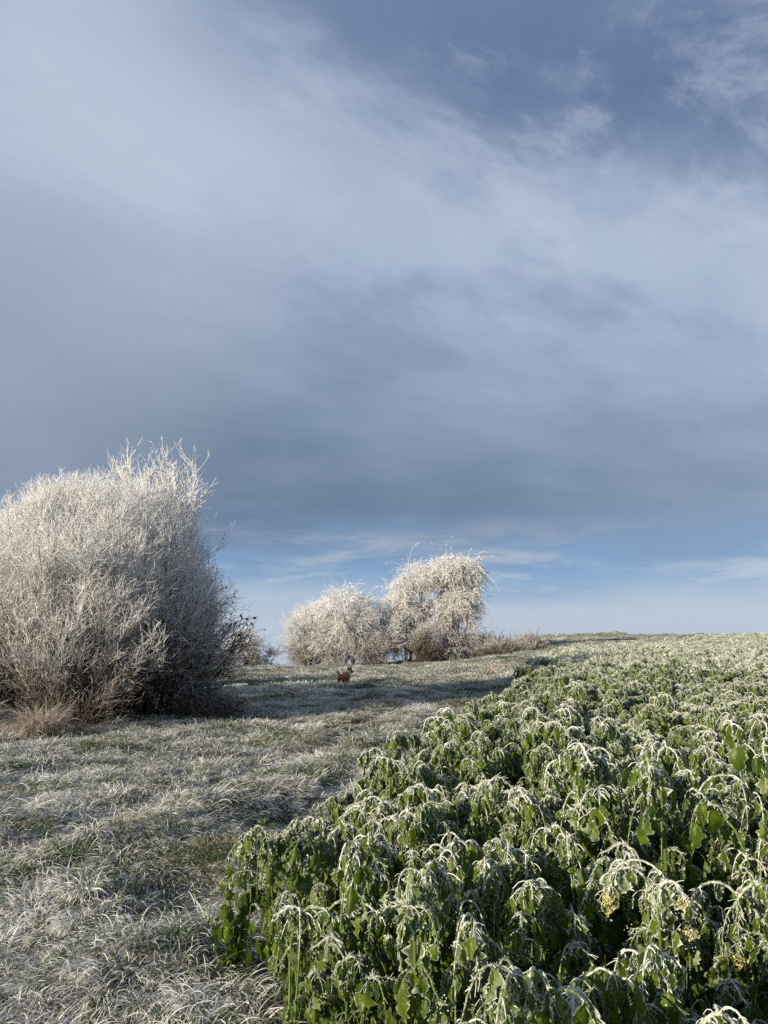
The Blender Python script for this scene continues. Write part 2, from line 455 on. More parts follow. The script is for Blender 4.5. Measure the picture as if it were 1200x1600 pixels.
# ------------------------------------------------------------------ grass
def tuft_mesh(seed, n, rad, l0, l1, w, lean, K=6, dirn=0.0, spread=1.2, arch=1.0, mat=None, frost_hi=0.75):
    rng = np.random.default_rng(seed)
    r = rad * np.sqrt(rng.random(n)); a = rng.random(n) * 2 * PI
    P0 = np.stack([r * np.cos(a), r * np.sin(a), np.full(n, -0.01)], -1)
    az = dirn + rng.normal(0, spread, n)
    out = nrm(P0 * np.array([1, 1, 0]) + 1e-6)
    hd = nrm(np.stack([np.cos(az), np.sin(az), np.zeros(n)], -1) + out * 0.6)
    Ln = rng.uniform(l0, l1, n)
    th = np.clip(rng.normal(lean, 0.25, n), 0.05, 1.35)           # starting angle from vertical
    cur = rng.uniform(0.5, 1.7, n) * arch
    s = np.linspace(0, 1, K)[None]
    ang = th[:, None] + cur[:, None] * s ** 1.3 * 1.3
    st = Ln[:, None] / (K - 1)
    dx = np.sin(ang) * st; dz = np.cos(ang) * st
    H = np.concatenate([np.zeros((n, 1)), np.cumsum(dx[:, :-1], 1)], 1)
    Zz = np.concatenate([np.zeros((n, 1)), np.cumsum(dz[:, :-1], 1)], 1)
    Zz = np.maximum(Zz, -0.01 + 0.02 * rng.random((n, 1)))
    P = P0[:, None] + hd[:, None] * H[..., None]; P[..., 2] += Zz
    side = np.cross(hd, [0, 0, 1.0]); tw = rng.normal(0, 0.5, (n, 1))
    P += side[:, None] * (s[..., None] ** 2 * (rng.normal(0, 0.16, n) * Ln)[:, None, None])
    sv = nrm(side + np.array([0, 0, 1.0]) * tw)
    W = w * rng.uniform(0.7, 1.3, (n, 1)) * (1 - 0.8 * s ** 2.2)
    A = P - sv[:, None] * W[..., None]; B = P + sv[:, None] * W[..., None]
    V = np.stack([A, B], 2).reshape(-1, 3)
    i = np.arange(n * K * 2).reshape(n, K, 2)
    F = np.stack([i[:, :-1, 0], i[:, :-1, 1], i[:, 1:, 1], i[:, 1:, 0]], -1).reshape(-1, 4)
    fr = np.clip(-0.05 + (frost_hi + .15) * s ** 1.1 + rng.normal(0, 0.22, (n, 1)), 0, 1)
    mb = MB(); mb.add(V, F, np.repeat(fr[..., None], 2, 2).reshape(-1))
    return mb.mesh('grass_tuft', mat or M_grass, False)

rng = np.random.default_rng(11)
def jgrid(x0, x1, y0, y1, d, rng):
    xs = np.arange(x0, x1, d); ys = np.arange(y0, y1, d)
    Xg, Yg = np.meshgrid(xs, ys)
    p = np.stack([Xg.ravel(), Yg.ravel()], -1)
    return p + rng.uniform(-.5, .5, p.shape) * d

def grass_zone(name, p, srcs, s0, s1, label, tilt=0.25):
    p = p[np.hypot(p[:, 0] + 1.5, p[:, 1] - 28.8) > (1.1 if 'distant' in name else .8)]; n = len(p)
    z = ground(p[:, 0], p[:, 1])
    P = np.concatenate([p, z[:, None]], 1)
    flow = 9 * vnoise(p[:, 0] * .7, p[:, 1] * .7, 9) + 0.2
    rot = np.stack([rng.normal(0, tilt * .4, n), rng.normal(0, tilt * .4, n), flow + rng.normal(0, 0.5, n)], -1)
    s = rng.uniform(s0, s1, n) * (1 + 0.9 * vnoise(p[:, 0] * 1.1, p[:, 1] * 1.1, 5))
    scl = np.stack([s, s, s * rng.uniform(0.7, 1.1, n)], -1)
    o = scatter(name, P, rot, scl, rng.integers(0, len(srcs), n), srcs)
    tag(o, label, 'grass', kind='stuff')

def gdens(x, y):      # uneven, tussocky cover
    return vnoise(x * 1.9, y * 1.9, 41) + 0.6 * vnoise(x * 4.1, y * 4.1, 42)
near_src = [tuft_mesh(100 + i, 80, 0.12, 0.08, 0.22, 0.0032, 0.9, dirn=0.0, spread=1.6, arch=1.3) for i in range(8)]
tus_src = [tuft_mesh(150 + i, 190, 0.10, 0.10, 0.30, 0.0037, 0.75, dirn=0.0, spread=1.15, arch=1.55, K=8, frost_hi=.8) for i in range(8)]
p = jgrid(-5.2, 3.5, 1.6, 8.0, 0.13, rng)
m = (p[:, 0] < crop_edge(p[:, 1]) + 0.1) & (np.abs(p[:, 0]) < 0.55 * p[:, 1] + 1.5) & (gdens(p[:, 0], p[:, 1]) > -.55)
grass_zone('near_grass', p[m], near_src, 0.7, 1.15, 'long frosted grass lying over in tangled tufts in the foreground')
p = jgrid(-6.5, 4.5, 1.6, 12.0, 0.20, rng)
m = (p[:, 0] < crop_edge(p[:, 1]) + 0.05) & (np.abs(p[:, 0]) < 0.55 * p[:, 1] + 1.5) & (gdens(p[:, 0], p[:, 1]) > -0.12)
grass_zone('tussock_grass', p[m], tus_src, 0.55, 1.15, 'arching frosted grass tussocks fallen over in swirls in the foreground')
mid_src = [tuft_mesh(200 + i, 230, 0.28, 0.06, 0.17, 0.0038, 0.9, spread=1.0, K=5) for i in range(6)]
p = jgrid(-15, 9, 7.6, 25.0, 0.23, rng)
m = (p[:, 0] < crop_edge(p[:, 1]) + 0.15) & (np.abs(p[:, 0]) < 0.55 * p[:, 1] + 2)
grass_zone('meadow_grass', p[m], mid_src, 0.65, 1.2, 'frosted meadow grass between the big bush and the crop')
mtus_src = [tuft_mesh(250 + i, 200, 0.18, 0.12, 0.28, 0.0048, 0.7, spread=1.0, K=6, arch=1.3) for i in range(6)]
p = jgrid(-15, 9, 11.0, 27.0, 0.42, rng)
m = (p[:, 0] < crop_edge(p[:, 1]) + 0.1) & (np.abs(p[:, 0]) < 0.55 * p[:, 1] + 2) & (gdens(p[:, 0] * .6, p[:, 1] * .6) > 0.05)
grass_zone('meadow_tussocks', p[m], mtus_src, 0.6, 1.1, 'clumps of longer frosted grass standing up in the meadow')
far_src = [tuft_mesh(300 + i, 460, 0.75, 0.06, 0.15, 0.009, 0.8, spread=1.4, K=4) for i in range(5)]
p = jgrid(-45, 50, 24, 92, 0.62, rng)
m = (p[:, 0] < crop_edge(p[:, 1]) + 0.4) & (np.abs(p[:, 0]) < 0.6 * p[:, 1] + 3)
grass_zone('distant_grass', p[m], far_src, 0.7, 1.1, 'short frosted grass of the far meadow and the track up the hill')
ftus_src = [tuft_mesh(350 + i, 160, 0.35, 0.12, 0.32, 0.010, 0.6, spread=1.2, K=5, mat=None) for i in range(6)]
p = jgrid(-30, 30, 25, 80, 0.8, rng)
m = (p[:, 0] < crop_edge(p[:, 1]) + 0.2) & (np.abs(p[:, 0]) < 0.55 * p[:, 1] + 2) & (gdens(p[:, 0] * .25, p[:, 1] * .25) > 0.10)
grass_zone('distant_tussocks', p[m], ftus_src, 0.6, 1.1, 'scattered taller frosted tussocks on the far meadow')
trk_src = [tuft_mesh(380 + i, 150, 0.22, 0.06, 0.18, 0.0040, 0.8, spread=1.0, K=5, mat=M_drygrass, frost_hi=.62) for i in range(5)]
def track_band(y0, y1, d, s0, nm, lab):
    q = jgrid(-6, 34, y0, y1, d, rng); e_ = crop_edge(q[:, 1]) - q[:, 0]
    c_ = np.minimum(np.abs(e_ - 1.0), np.abs(e_ - 2.9)) + 0.4 * vnoise(q[:, 0] * .9, q[:, 1] * .9, 55)
    k_ = (e_ > 0.1) & (c_ < .62 + .01 * y0)
    grass_zone(nm, q[k_], trk_src, s0, s0 * 1.5, lab)
track_band(6, 16, .22, .55, 'track_grass', 'tan frosted grass of the trodden track beside the crop')
track_band(16, 34, .40, .9, 'far_track_grass', 'tan frosted grass of the track where it climbs beside the crop')
track_band(34, 80, .8, 1.6, 'hill_track_grass', 'pale tan grass of the track near the top of the hill')

# ------------------------------------------------------------------ mustard plants
def leaf_template(nu=7, nv=10, lob=1.0):
    s = np.linspace(0, 1, nv)
    w = np.sin(PI * np.clip(s, 0, 1) ** 0.75) ** 0.8
    w = w * (1 + 0.16 * lob * np.sin(s * 6.2 * PI)) + 0.03
    w[0] = 0.04; w[-1] = 0.02
    u = np.linspace(-1, 1, nu)
    return s, w, u

def leaves(mb, rng, O, D, Nn, size, frost, nu=7, nv=10, width=0.30, lob=1.0, needles=None, mat=0):
    """O origins, D growth direction, Nn approx. normal, size lengths. Leaves bend, fold and ripple."""
    n = len(O)
    if n == 0: return
    s, w, u = leaf_template(nu, nv, lob)
    x = u[None, None, :] * (w[None, :, None] * width * (1 + 0.12 * rng.normal(size=(n, nv, 1))))
    ed = np.abs(u)[None, None, :]
    x = x * (1 + 0.20 * rng.normal(size=(n, nv, nu)) * (ed > 0.95))
    cv = rng.uniform(0.3, 1.7, n)[:, None]
    a = cv * s[None]
    yy = np.sin(a) / cv; zz = -(1 - np.cos(a)) / cv
    fold = rng.uniform(0.1, 0.9, n)[:, None, None]
    ph = rng.random((n, 1, 1)) * 6.28
    zz = zz[:, :, None] - 1.25 * fold * np.abs(x) * rng.choice([1, 1, -0.7], n)[:, None, None] + 0.05 * np.sin(s[None, :, None] * 11 + ph + 2.5 * u[None, None]) * ed \
        + 0.018 * rng.normal(size=(n, nv, nu))
    yy = np.broadcast_to(yy[:, :, None], x.shape)
    Y_ = nrm(D); X_ = nrm(np.cross(Y_, Nn)); Z_ = np.cross(X_, Y_)
    S_ = size[:, None, None, None]
    V = O[:, None, None] + S_ * (x[..., None] * X_[:, None, None] + yy[..., None] * Y_[:, None, None] + zz[..., None] * Z_[:, None, None])
    i = np.arange(n * nv * nu).reshape(n, nv, nu)
    F = np.stack([i[:, :-1, :-1], i[:, :-1, 1:], i[:, 1:, 1:], i[:, 1:, :-1]], -1).reshape(-1, 4)
    fr = frost[:, None, None] + np.clip(.45 + .6 * frost, .25, .65)[:, None, None] * (ed > 0.95) + 0.12 * (ed < 0.05) + 0.25 * (s[None, :, None] > 0.95)
    fr = np.broadcast_to(fr, (n, nv, nu))
    mb.add(V, F, np.clip(fr, 0, 1.3).reshape(-1), mat)
    if needles is not None:
        for side in (0, -1):
            Ed = V[:, :, side]
            for rep in range(3):
                t = rng.random((n, nv - 1))[..., None]
                Pn = (Ed[:, :-1] * (1 - t) + Ed[:, 1:] * t).reshape(-1, 3)
                out = np.repeat(X_ * (-1 if side == 0 else 1), nv - 1, 0)
                Dn = nrm(out + rng.normal(size=out.shape) * 0.6)
                ln = rng.uniform(0.002, 0.006, len(Pn)) * np.repeat(np.clip(frost * 1.6 + 0.5, 0.1, 1.2), nv - 1)
                needles.append((Pn, Dn, ln))

def hook_stem(rng, base, H, az, lean, hr, hang, ha, laz, K=(7, 9, 4), turn=None):
    """upright stem that bows over in a hook towards ha and hangs down"""
    h = np.array([math.cos(ha), math.sin(ha), 0]); l = np.array([math.cos(laz), math.sin(laz), 0])
    up = H - hr
    t = np.linspace(0, 1, K[0])[:, None]
    A = base + l * lean * t ** 1.6 + np.array([0, 0, 1.0]) * up * t + rng.normal(0, 0.006, (K[0], 3)) * t
    turn = turn or rng.uniform(2.6, 3.3)
    th = np.linspace(0, turn, K[1] + 1)[1:, None]
    Bc = A[-1] + h * hr * (1 - np.cos(th)) + np.array([0, 0, 1.0]) * hr * np.sin(th) * rng.uniform(0.85, 1.2)
    d = nrm((Bc[-1] - Bc[-2])[None])[0]
    d = nrm((d + np.array([0, 0, -0.8]))[None])[0]
    tt = np.linspace(0, 1, K[2] + 1)[1:, None]
    Cc = Bc[-1] + d * hang * tt + rng.normal(0, 0.004, (K[2], 3))
    return np.concatenate([A, Bc, Cc])

def plant_meshes(seed, H=0.9, nstem=2, hooks=None, flower=0.0, nleaf=34, lod=0, leaf_size=(0.045, 0.115), spread=0.07, top_frost=0.55):
    """returns dict part name -> mesh.  lod 0: leaves gridded, pods and needles; 1: cheaper"""
    rng = np.random.default_rng(seed)
    stem = MB(); fol = MB(); nd = []; heads = []
    SP = []; hookd = []
    for k in range(nstem):
        hk = hooks[k] if hooks and k < len(hooks) else None
        ha = hk[0] if hk else rng.random() * 2 * PI
        Hk = H * (hk[1] if hk else rng.uniform(0.72, 1.0))
        hr = hk[2] if hk else rng.uniform(0.022, 0.070)
        hang = hk[3] if hk else rng.uniform(0.05, 0.16)
        base = np.array([rng.normal(0, 0.025), rng.normal(0, 0.025), -0.03])
        SP.append(hook_stem(rng, base, Hk, 0, rng.uniform(0.02, spread + 0.10), hr, hang, ha, rng.random() * 2 * PI, turn=None if hk or rng.random() < .55 else rng.uniform(.5, 2.2)))
    P = np.stack(SP); n, k, _ = P.shape
    tt = np.linspace(0, 1, k)[None]
    R = np.interp(tt, [0, .35, .7, 1], [0.0070, 0.0062, 0.0052, 0.0030]) * rng.uniform(0.7, 1.15, (n, 1))
    Sd = 7 if lod == 0 else 4
    V, F = tubes(P, R, Sd)
    zrel = P[..., 2] / H
    frs = np.clip(-0.05 + 0.85 * (zrel - 0.45), 0.0, 1.0) + np.where(tt > .42, 0.20, 0)
    stem.add(V, F, vrep(frs, k, Sd, n))
    # side branches from upright part, bowing over
    nb = int(nstem * (5 if lod == 0 else 3))
    idx = rng.integers(0, n, nb); t0 = rng.uniform(0.12, 0.60, nb)
    p0, d0 = sample_poly(P, idx, t0)
    az = rng.random(nb) * 2 * PI
    out = np.stack([np.cos(az), np.sin(az), np.zeros(nb)], -1)
    Lb = rng.uniform(0.08, 0.25, nb)
    KB = 9; s = np.linspace(0, 1, KB)[None, :, None]
    rise = rng.uniform(0.2, 0.95, nb)[:, None, None]; g = rng.uniform(0.9, 2.0, nb)[:, None, None]
    B = p0[:, None] + Lb[:, None, None] * (out[:, None] * (0.75 * s - 0.18 * s ** 3) + np.array([0, 0, 1.0]) * (rise * s - g * s ** 2.2))
    RB = np.broadcast_to(np.linspace(0.0042, 0.0020, KB)[None], (nb, KB))
    V, F = tubes(B, RB, 5 if lod == 0 else 3)
    frb = np.clip(B[..., 2] / H - 0.35, 0, 1) * 0.9 + 0.05
    stem.add(V, F, vrep(frb, KB, 5 if lod == 0 else 3, nb))
    # pods / flower stalks: a herringbone of curved little spikes on hanging ends
    allP = [(P, np.arange(n), 0.62, 1.0, 30), (B, np.arange(nb), 0.5, 1.0, 6)]
    for (PP, ids, ta, tb, cnt) in allP:
        cnt = cnt if lod == 0 else max(4, cnt // 3)
        ids = ids[rng.random(len(ids)) < (0.95 if flower and PP is P else 0.32)]
        if len(ids) == 0: continue
        ii = np.repeat(ids, cnt); q = rng.uniform(ta, tb, len(ii))
        q0, dd = sample_poly(PP, ii, q)
        D = rot_away(rng, dd, rng.uniform(0.7, 1.3, len(ii)))
        Lp = rng.uniform(0.012, 0.034, len(ii)) * (1.15 - 0.5 * (q - ta) / (tb - ta)) * (1 if lod == 0 else 1.5)
        KP = 4 if lod == 0 else 2
        Q = walk(rng, q0, D, Lp, KP, up=0.0, jit=0.05)
        Q += (-dd)[:, None] * (np.linspace(0, 1, KP)[None, :, None] ** 2) * (-0.35 * Lp)[:, None, None]
        RQ = np.broadcast_to(np.linspace(0.0018, 0.0011, KP)[None] * (1 if lod == 0 else 1.8), (len(ii), KP))
        V, F = tubes(Q, RQ, 3); stem.add(V, F, np.clip(vrep(0.15 + 0.85 * (Q[..., 2] / H), KP, 3, len(ii)), 0, 1.1), 1)
    # bud / flower clusters at the tips
    tips = np.concatenate([P[:, -1], B[:, -1]]); zt = tips[:, 2] / H
    fls = []
    octv = np.array([[1, 0, 0], [-1, 0, 0], [0, 1, 0], [0, -1, 0], [0, 0, 1], [0, 0, -1]], float)
    octf = np.array([[0, 2, 4], [2, 1, 4], [1, 3, 4], [3, 0, 4], [2, 0, 5], [1, 2, 5], [3, 1, 5], [0, 3, 5]])
    for j, tp in enumerate(tips):
        main = j < n
        if not main and rng.random() < 0.6: continue
        nbud = (13 if main else 6) if lod == 0 else 5
        yellow = main and rng.random() < flower
        rr = (0.019 if main else 0.011) * (1.25 if yellow else 1)
        c = tp + rng.normal(size=(nbud, 3)) * rr * 0.62 + np.array([0, 0, -0.006])
        sz = rng.uniform(0.0020, 0.0040, nbud) * (1 if lod == 0 else 2.0)
        V = c[:, None] + octv[None] * sz[:, None, None]
        F = (octf[None] + (np.arange(nbud) * 6)[:, None, None]).reshape(-1, 3)
        if yellow:
            # four small petals per floret
            m_ = 56; fl = MB()
            cc = tp + rng.normal(size=(m_, 3)) * rr * 0.45 + np.array([0, 0, -0.010])
            for q in range(4):
                dr = nrm(nrm(cc - tp) + 0.9 * nrm(rng.normal(size=(m_, 3)))); sd_ = nrm(np.cross(dr, rng.normal(size=(m_, 3))))
                l_ = rng.uniform(0.005, 0.009, m_)[:, None]
                V2 = np.stack([cc, cc + dr * l_ * .7 + sd_ * l_ * .45, cc + dr * l_ * 1.15, cc + dr * l_ * .7 - sd_ * l_ * .45], 1).reshape(-1, 3)
                fl.add(V2, np.arange(m_ * 4).reshape(m_, 4), np.tile([0.0, 0.35, 0.45, 0.35], m_))
            fl.add(V, F, 0.30); fls.append(fl)
        else:
            stem.add(V, F, 0.95 if zt[j] > 0.6 else 0.3, 1)
    # leaves
    nleaf = int(nleaf * (2.5 if lod == 0 else 1.9)); nl1 = int(nleaf * 0.5); nl2 = nleaf - nl1
    i1 = rng.integers(0, n, nl1); nleaf = nl1 + nl2; q1 = np.where(rng.random(nl1) < .72, rng.uniform(0.02, 0.45, nl1), rng.uniform(.4, .9, nl1))
    o1, _ = sample_poly(P, i1, q1)
    i2 = rng.integers(0, nb, nl2); q2 = rng.uniform(0.1, 0.95, nl2)
    o2, _ = sample_poly(B, i2, q2)
    O = np.concatenate([o1, o2]); nl = nleaf
    az = rng.random(nl) * 2 * PI
    out = np.stack([np.cos(az), np.sin(az), np.zeros(nl)], -1)
    pl = rng.uniform(0.015, 0.065, nl) * np.concatenate([np.ones(nl1), 0.4 * np.ones(nl2)])
    # petiole: out then down
    KQ = 4; s = np.linspace(0, 1, KQ)[None, :, None]
    pet = O[:, None] + pl[:, None, None] * (out[:, None] * s * 0.9 + np.array([0, 0, 1.0]) * (0.5 * s - 0.9 * s ** 2))
    zr = np.clip(O[:, 2] / H, 0, 1.1)
    V, F = tubes(pet, np.full((nl, KQ), 0.0019), 3); stem.add(V, F, vrep(np.clip(zr[:, None] - .1, 0, 1), KQ, 3, nl))
    Dn = nrm(out * rng.uniform(0.05, 0.75, nl)[:, None] + np.array([0, 0, -1.0]))
    size = rng.uniform(*leaf_size, nl) * (1.15 - 0.35 * zr)
    small = rng.random(nl) < 0.3; size = np.where(small, size * 0.55, size)
    lf = np.clip(-0.16 + top_frost * (zr - 0.30) + rng.normal(0, 0.07, nl), -0.1, 0.7)
    if lod == 0:
        leaves(fol, rng, pet[:, -1], Dn, out, size, lf, needles=nd)
    else:
        leaves(fol, rng, pet[:, -1], Dn, out, size * 0.95, lf + 0.10, nu=3, nv=4)
    if lod == 0:
        # hoar needles on the bowed stems
        for PP, cnt, ta in ((P, 170, 0.30), (B, 60, 0.1)):
            ii = np.repeat(np.arange(len(PP)), cnt); q = rng.uniform(ta, 1, len(ii))
            q0, dd = sample_poly(PP, ii, q)
            D = nrm(rot_away(rng, dd, rng.uniform(1.1, 1.7, len(ii))) + np.array([0, 0, 0.35]))
            keep = rng.random(len(ii)) < np.clip(q0[:, 2] / H * 1.9 - 0.85, 0.03, 1)
            q0 = q0[keep] + D[keep] * 0.0045; D = D[keep]
            nd.append((q0, D, rng.uniform(0.002, 0.005, len(q0))))
        Pn = np.concatenate([a[0] for a in nd]); Dd = np.concatenate([a[1] for a in nd]); Ln = np.concatenate([a[2] for a in nd])
        V, F = spikes(rng, Pn, Dd, Ln, 0.0008)
        stem.add(V, F, 1.0, 2)
    out_ = {'stem': stem.mesh('stem', [M_stem, M_pod, M_needle]), 'foliage': fol.mesh('foliage', M_leaf)}
    for q, fl in enumerate(fls): out_['flower_cluster' + '~' * q] = fl.mesh('flower_cluster', M_petal)
    return out_

random.seed(4)
GRP = 'frosted mustard plants of the crop'
def make_plant(meshes, loc, rz, s, label):
    r = empty('mustard_plant', loc, rz); r.scale = (s, s, s)
    tag(r, label, 'plant', GRP)
    r.rotation_euler = (random.gauss(0, .07), random.gauss(0, .07), rz)
    for nm, me in meshes.items(): obj(nm.rstrip('~'), me, r)
    return r

NV = 14
variants = [plant_meshes(500 + i, H=0.88, nstem=2 + (i % 2), flower=0.0, nleaf=48 + 4 * (i % 4)) for i in range(NV)]
# singled-out plants: (x, y, rotation, height, label, kwargs)
heroes = [
 (-0.74, 4.05, 0.60, 'drooping mustard plant standing alone at the lower left corner of the crop', dict(hooks=[(2.6, 1, .05, .12), (0.3, .92, .09, .1)], nstem=3, nleaf=64)),
 (1.02, 2.95, 0.86, 'white frosted mustard plant bowed in a wide arch with three pale yellow flower clusters', dict(hooks=[(2.9, 1, .11, .05), (PI, .98, .07, .06), (5.8, .97, .04, .03)], nstem=3, nleaf=46, flower=1, top_frost=.8)),
 (1.27, 2.85, 0.83, 'bowed mustard plant whose frosted comb of pods hangs to a bright yellow flower head', dict(hooks=[(3.0, 1, .09, .06), (2.7, .85, .05, .05)], nstem=2, nleaf=44, flower=1, top_frost=.8)),
 (1.50, 2.95, 0.80, 'mustard plant with a yellow flower head hanging near the right edge of the picture', dict(hooks=[(3.1, 1, .08, .07), (0.4, .95, .1, .05)], nstem=2, nleaf=40, flower=.9, top_frost=.7)),
 (1.86, 3.75, 1.20, 'tallest near mustard plant with big upright green leaves at the right edge', dict(hooks=[(1.0, 1, .03, .05), (4.0, .93, .06, .1)], nstem=3, nleaf=60, leaf_size=(.09, .17))),
 (0.98, 3.95, 0.93, 'mustard plant with two thin bare stems bowed side by side in high hoops', dict(hooks=[(PI, 1, .085, .05), (PI, .965, .07, .05)], nstem=2, nleaf=40)),
 (1.20, 4.15, 0.93, 'mustard plant with one bare stem bowed in a single rounded hoop', dict(hooks=[(0.1, 1, .07, .06)], nstem=2, nleaf=40)),
 (1.42, 3.60, 0.95, 'mustard plant with one thick pale stem bowed left in a large arch', dict(hooks=[(PI, 1, .12, .10), (3.5, .85, .06, .06)], nstem=2, nleaf=44)),
 (0.62, 6.9, 1.02, 'dark leafed mustard plant at the peak of the crop edge against the meadow', dict(hooks=[(PI, 1, .08, .1), (0.6, 1.04, .03, .05)], nstem=3, nleaf=70)),
 (0.30, 4.05, 0.86, 'mustard plant with a small yellow flower cluster low among green leaves', dict(hooks=[(0.2, .98, .06, .16), (3.0, .9, .08, .1)], nstem=3, nleaf=50, flower=.4)),
 (-0.20, 3.15, 0.66, 'low mustard plant leaning out left over the grass at the bottom of the picture', dict(hooks=[(2.8, 1, .12, .12), (3.0, .9, .08, .1)], nstem=3, nleaf=60, spread=.12)),
 (0.02, 4.75, 0.84, 'mustard plant with a cream flower tuft on its left hanging arch', dict(hooks=[(PI, 1, .10, .04), (0, .97, .06, .06)], nstem=2, nleaf=46, flower=.5)),
]
occ = []
for (x, y, H, lab, kw) in heroes:
    ms = plant_meshes(int(900 + x * 37 + y * 113), H=H, **kw)
    make_plant(ms, (x, y, float(ground(x, y))), 0.0, 1.0, lab); occ.append((x, y))
occ = np.array(occ)

rng = np.random.default_rng(5)
p = jgrid(-1.2, 75, 0.9, 96, 0.225, rng)
e = p[:, 0] - crop_edge(p[:, 1])
ok = (e > 0.02) & (p[:, 0] < 0.56 * p[:, 1] + 1.6)
dist = np.hypot(p[:, 0], p[:, 1])
ok &= (dist > 1.5)
d2 = np.min(np.hypot(p[:, None, 0] - occ[None, :, 0], p[:, None, 1] - occ[None, :, 1]), 1) if len(p) < 900000 else None
if d2 is not None: ok &= d2 > 0.12
p = p[ok]; dist = dist[ok]; e = e[ok]
f = math.cos(PITCH) * p[:, 1]
inview = (p[:, 0] - 0.15 < 0.517 * (f + 0.1)) & (p[:, 1] > 2.0)
near = np.where(inview)[0]; near = near[np.argsort(p[near, 1])][:285]
ymax = p[near, 1].max()
isnear = np.zeros(len(p), bool); isnear[near] = True
def hgt(x, y, e):
    return (0.95 + 0.17 * np.exp(-((x - .35) ** 2 + (y - 6.4) ** 2) / 1.2) + 0.30 * vnoise(x * .8, y * .8, 21) + 0.30 * vnoise(x * .25, y * .25, 22)) * np.clip(0.86 + 0.5 * e, 0.86, 1.0)
SHORT = ['the lone corner plant', 'the triple flowered arch', 'the bright yellow head', 'the rightmost flower head', 'the tallest upright plant',
         'the double hooped plant', 'the single hooped plant', 'the thick pale arch', 'the dark peak plant', 'the low yellow cluster', 'the low left leaner', 'the cream tufted arch']
def plant_label(x, y, vi, sc_):
    size = 'short' if sc_ < .90 else ('tall' if sc_ > 1.04 else 'middling')
    kind = ('three' if vi % 2 else 'two') + ' stemmed ' + ['sparse', 'leafy', 'leafy', 'bushy'][vi % 4]
    dd = np.hypot(occ[:, 0] - x, occ[:, 1] - y); k = int(np.argmin(dd)); dx, dy = x - occ[k, 0], y - occ[k, 1]
    far = 'close' if dd[k] < .45 else ('a step' if dd[k] < 1.0 else 'well')
    rel = ('right of' if dx > 0 else 'left of') if abs(dx) > abs(dy) else ('behind' if dy > 0 else 'in front of')
    return '%s %s plant %s %s %s' % (size, kind, far, rel, SHORT[k])
for i in near:
    x, y = p[i]
    sc_ = float(hgt(x, y, e[i]) * rng.uniform(.68, 1.14))
    if any(abs(x - hx) < .2 and 0 < hy - y < .5 for (hx, hy) in occ[[1, 2, 3, 9]]): sc_ *= .72
    vi = int(rng.integers(NV))
    make_plant(variants[vi], (x, y, float(ground(x, y))), rng.random() * 2 * PI, sc_, plant_label(x, y, vi, sc_))
# the rest of the crop
def joined(ms):
    """one mesh of a plant's parts for scattering"""
    mb = MB(); mats = []
    for me in ms:
        nv_ = len(me.vertices); co = np.empty(nv_ * 3, np.float32); me.vertices.foreach_get('co', co)
        fr = np.empty(nv_, np.float32); me.attributes['frost'].data.foreach_get('value', fr)
        npo = len(me.polygons); lt = np.empty(npo, np.int32); me.polygons.foreach_get('loop_total', lt)
        ls = np.empty(npo, np.int32); me.polygons.foreach_get('loop_start', ls)
        li = np.empty(len(me.loops), np.int32); me.loops.foreach_get('vertex_index', li)
        mi = np.empty(npo, np.int32); me.polygons.foreach_get('material_index', mi)
        off = len(mats); mats += list(me.materials)
        V = co.reshape(-1, 3); q = lt == 4
        b = mb.n
        mb.V.append(V.astype(float)); mb.A.append(fr.astype(float)); mb.n += nv_
        if q.any(): mb.Q.append(li[ls[q][:, None] + np.arange(4)].astype(np.int64) + b); mb.M.append(mi[q] + off)
        if (~q).any(): mb.T.append(li[ls[~q][:, None] + np.arange(3)].astype(np.int64) + b); mb.MT.append(mi[~q] + off)
    return mb.mesh('mustard', mats)
src0 = [joined(list(v.values())) for v in variants[:8]]
src1 = [joined(list(plant_meshes(700 + i, H=0.88, nstem=3, nleaf=46, lod=1, top_frost=.85).values())) for i in range(8)]
mid = (~isnear) & (p[:, 1] < 46)
# keep the full density of plants near, thin it out farther off where each plant is only a few pixels
keep = rng.random(len(p)) < np.interp(dist, [0, 14, 25, 46, 96], [1, .9, .75, .5, .32])
def crop_scatter(name, sel, srcs, sboost):
    q = p[sel]; n = len(q)
    h = hgt(q[:, 0], q[:, 1], e[sel]) * rng.uniform(.68, 1.12, n)
    P = np.concatenate([q, ground(q[:, 0], q[:, 1])[:, None]], 1)
    rot = np.stack([rng.normal(0, .17, n), rng.normal(0, .17, n), rng.random(n) * 2 * PI], -1)
    b = sboost(dist[sel])
    scl = np.stack([h * b, h * b, h], -1)
    o = scatter(name, P, rot, scl, rng.integers(0, len(srcs), n), srcs)
    return o
lodr = dist + rng.normal(0, 2.5, len(dist))
s_a = (~isnear) & (lodr < 24) & keep
s_b = (~isnear) & (lodr >= 24) & keep
tag(crop_scatter('mustard_crop', s_a, src0, lambda d: np.interp(d, [6, 12], [1.0, 1.2])), 'frosted mustard crop standing densely behind the nearest plants', 'crop', kind='stuff')
tag(crop_scatter('distant_mustard_crop', s_b, src1, lambda d: np.interp(d, [12, 25, 46, 96], [1.1, 1.2, 1.4, 1.8])), 'pale frosted mustard crop covering the hillside up to the skyline', 'crop', kind='stuff')
print('plants near', len(near), 'ymax', ymax, 'mid', s_a.sum(), 'far', s_b.sum())
src2 = [joined(list(plant_meshes(740 + i, H=0.88, nstem=3, nleaf=46, lod=1, top_frost=.5).values())) for i in range(4)]
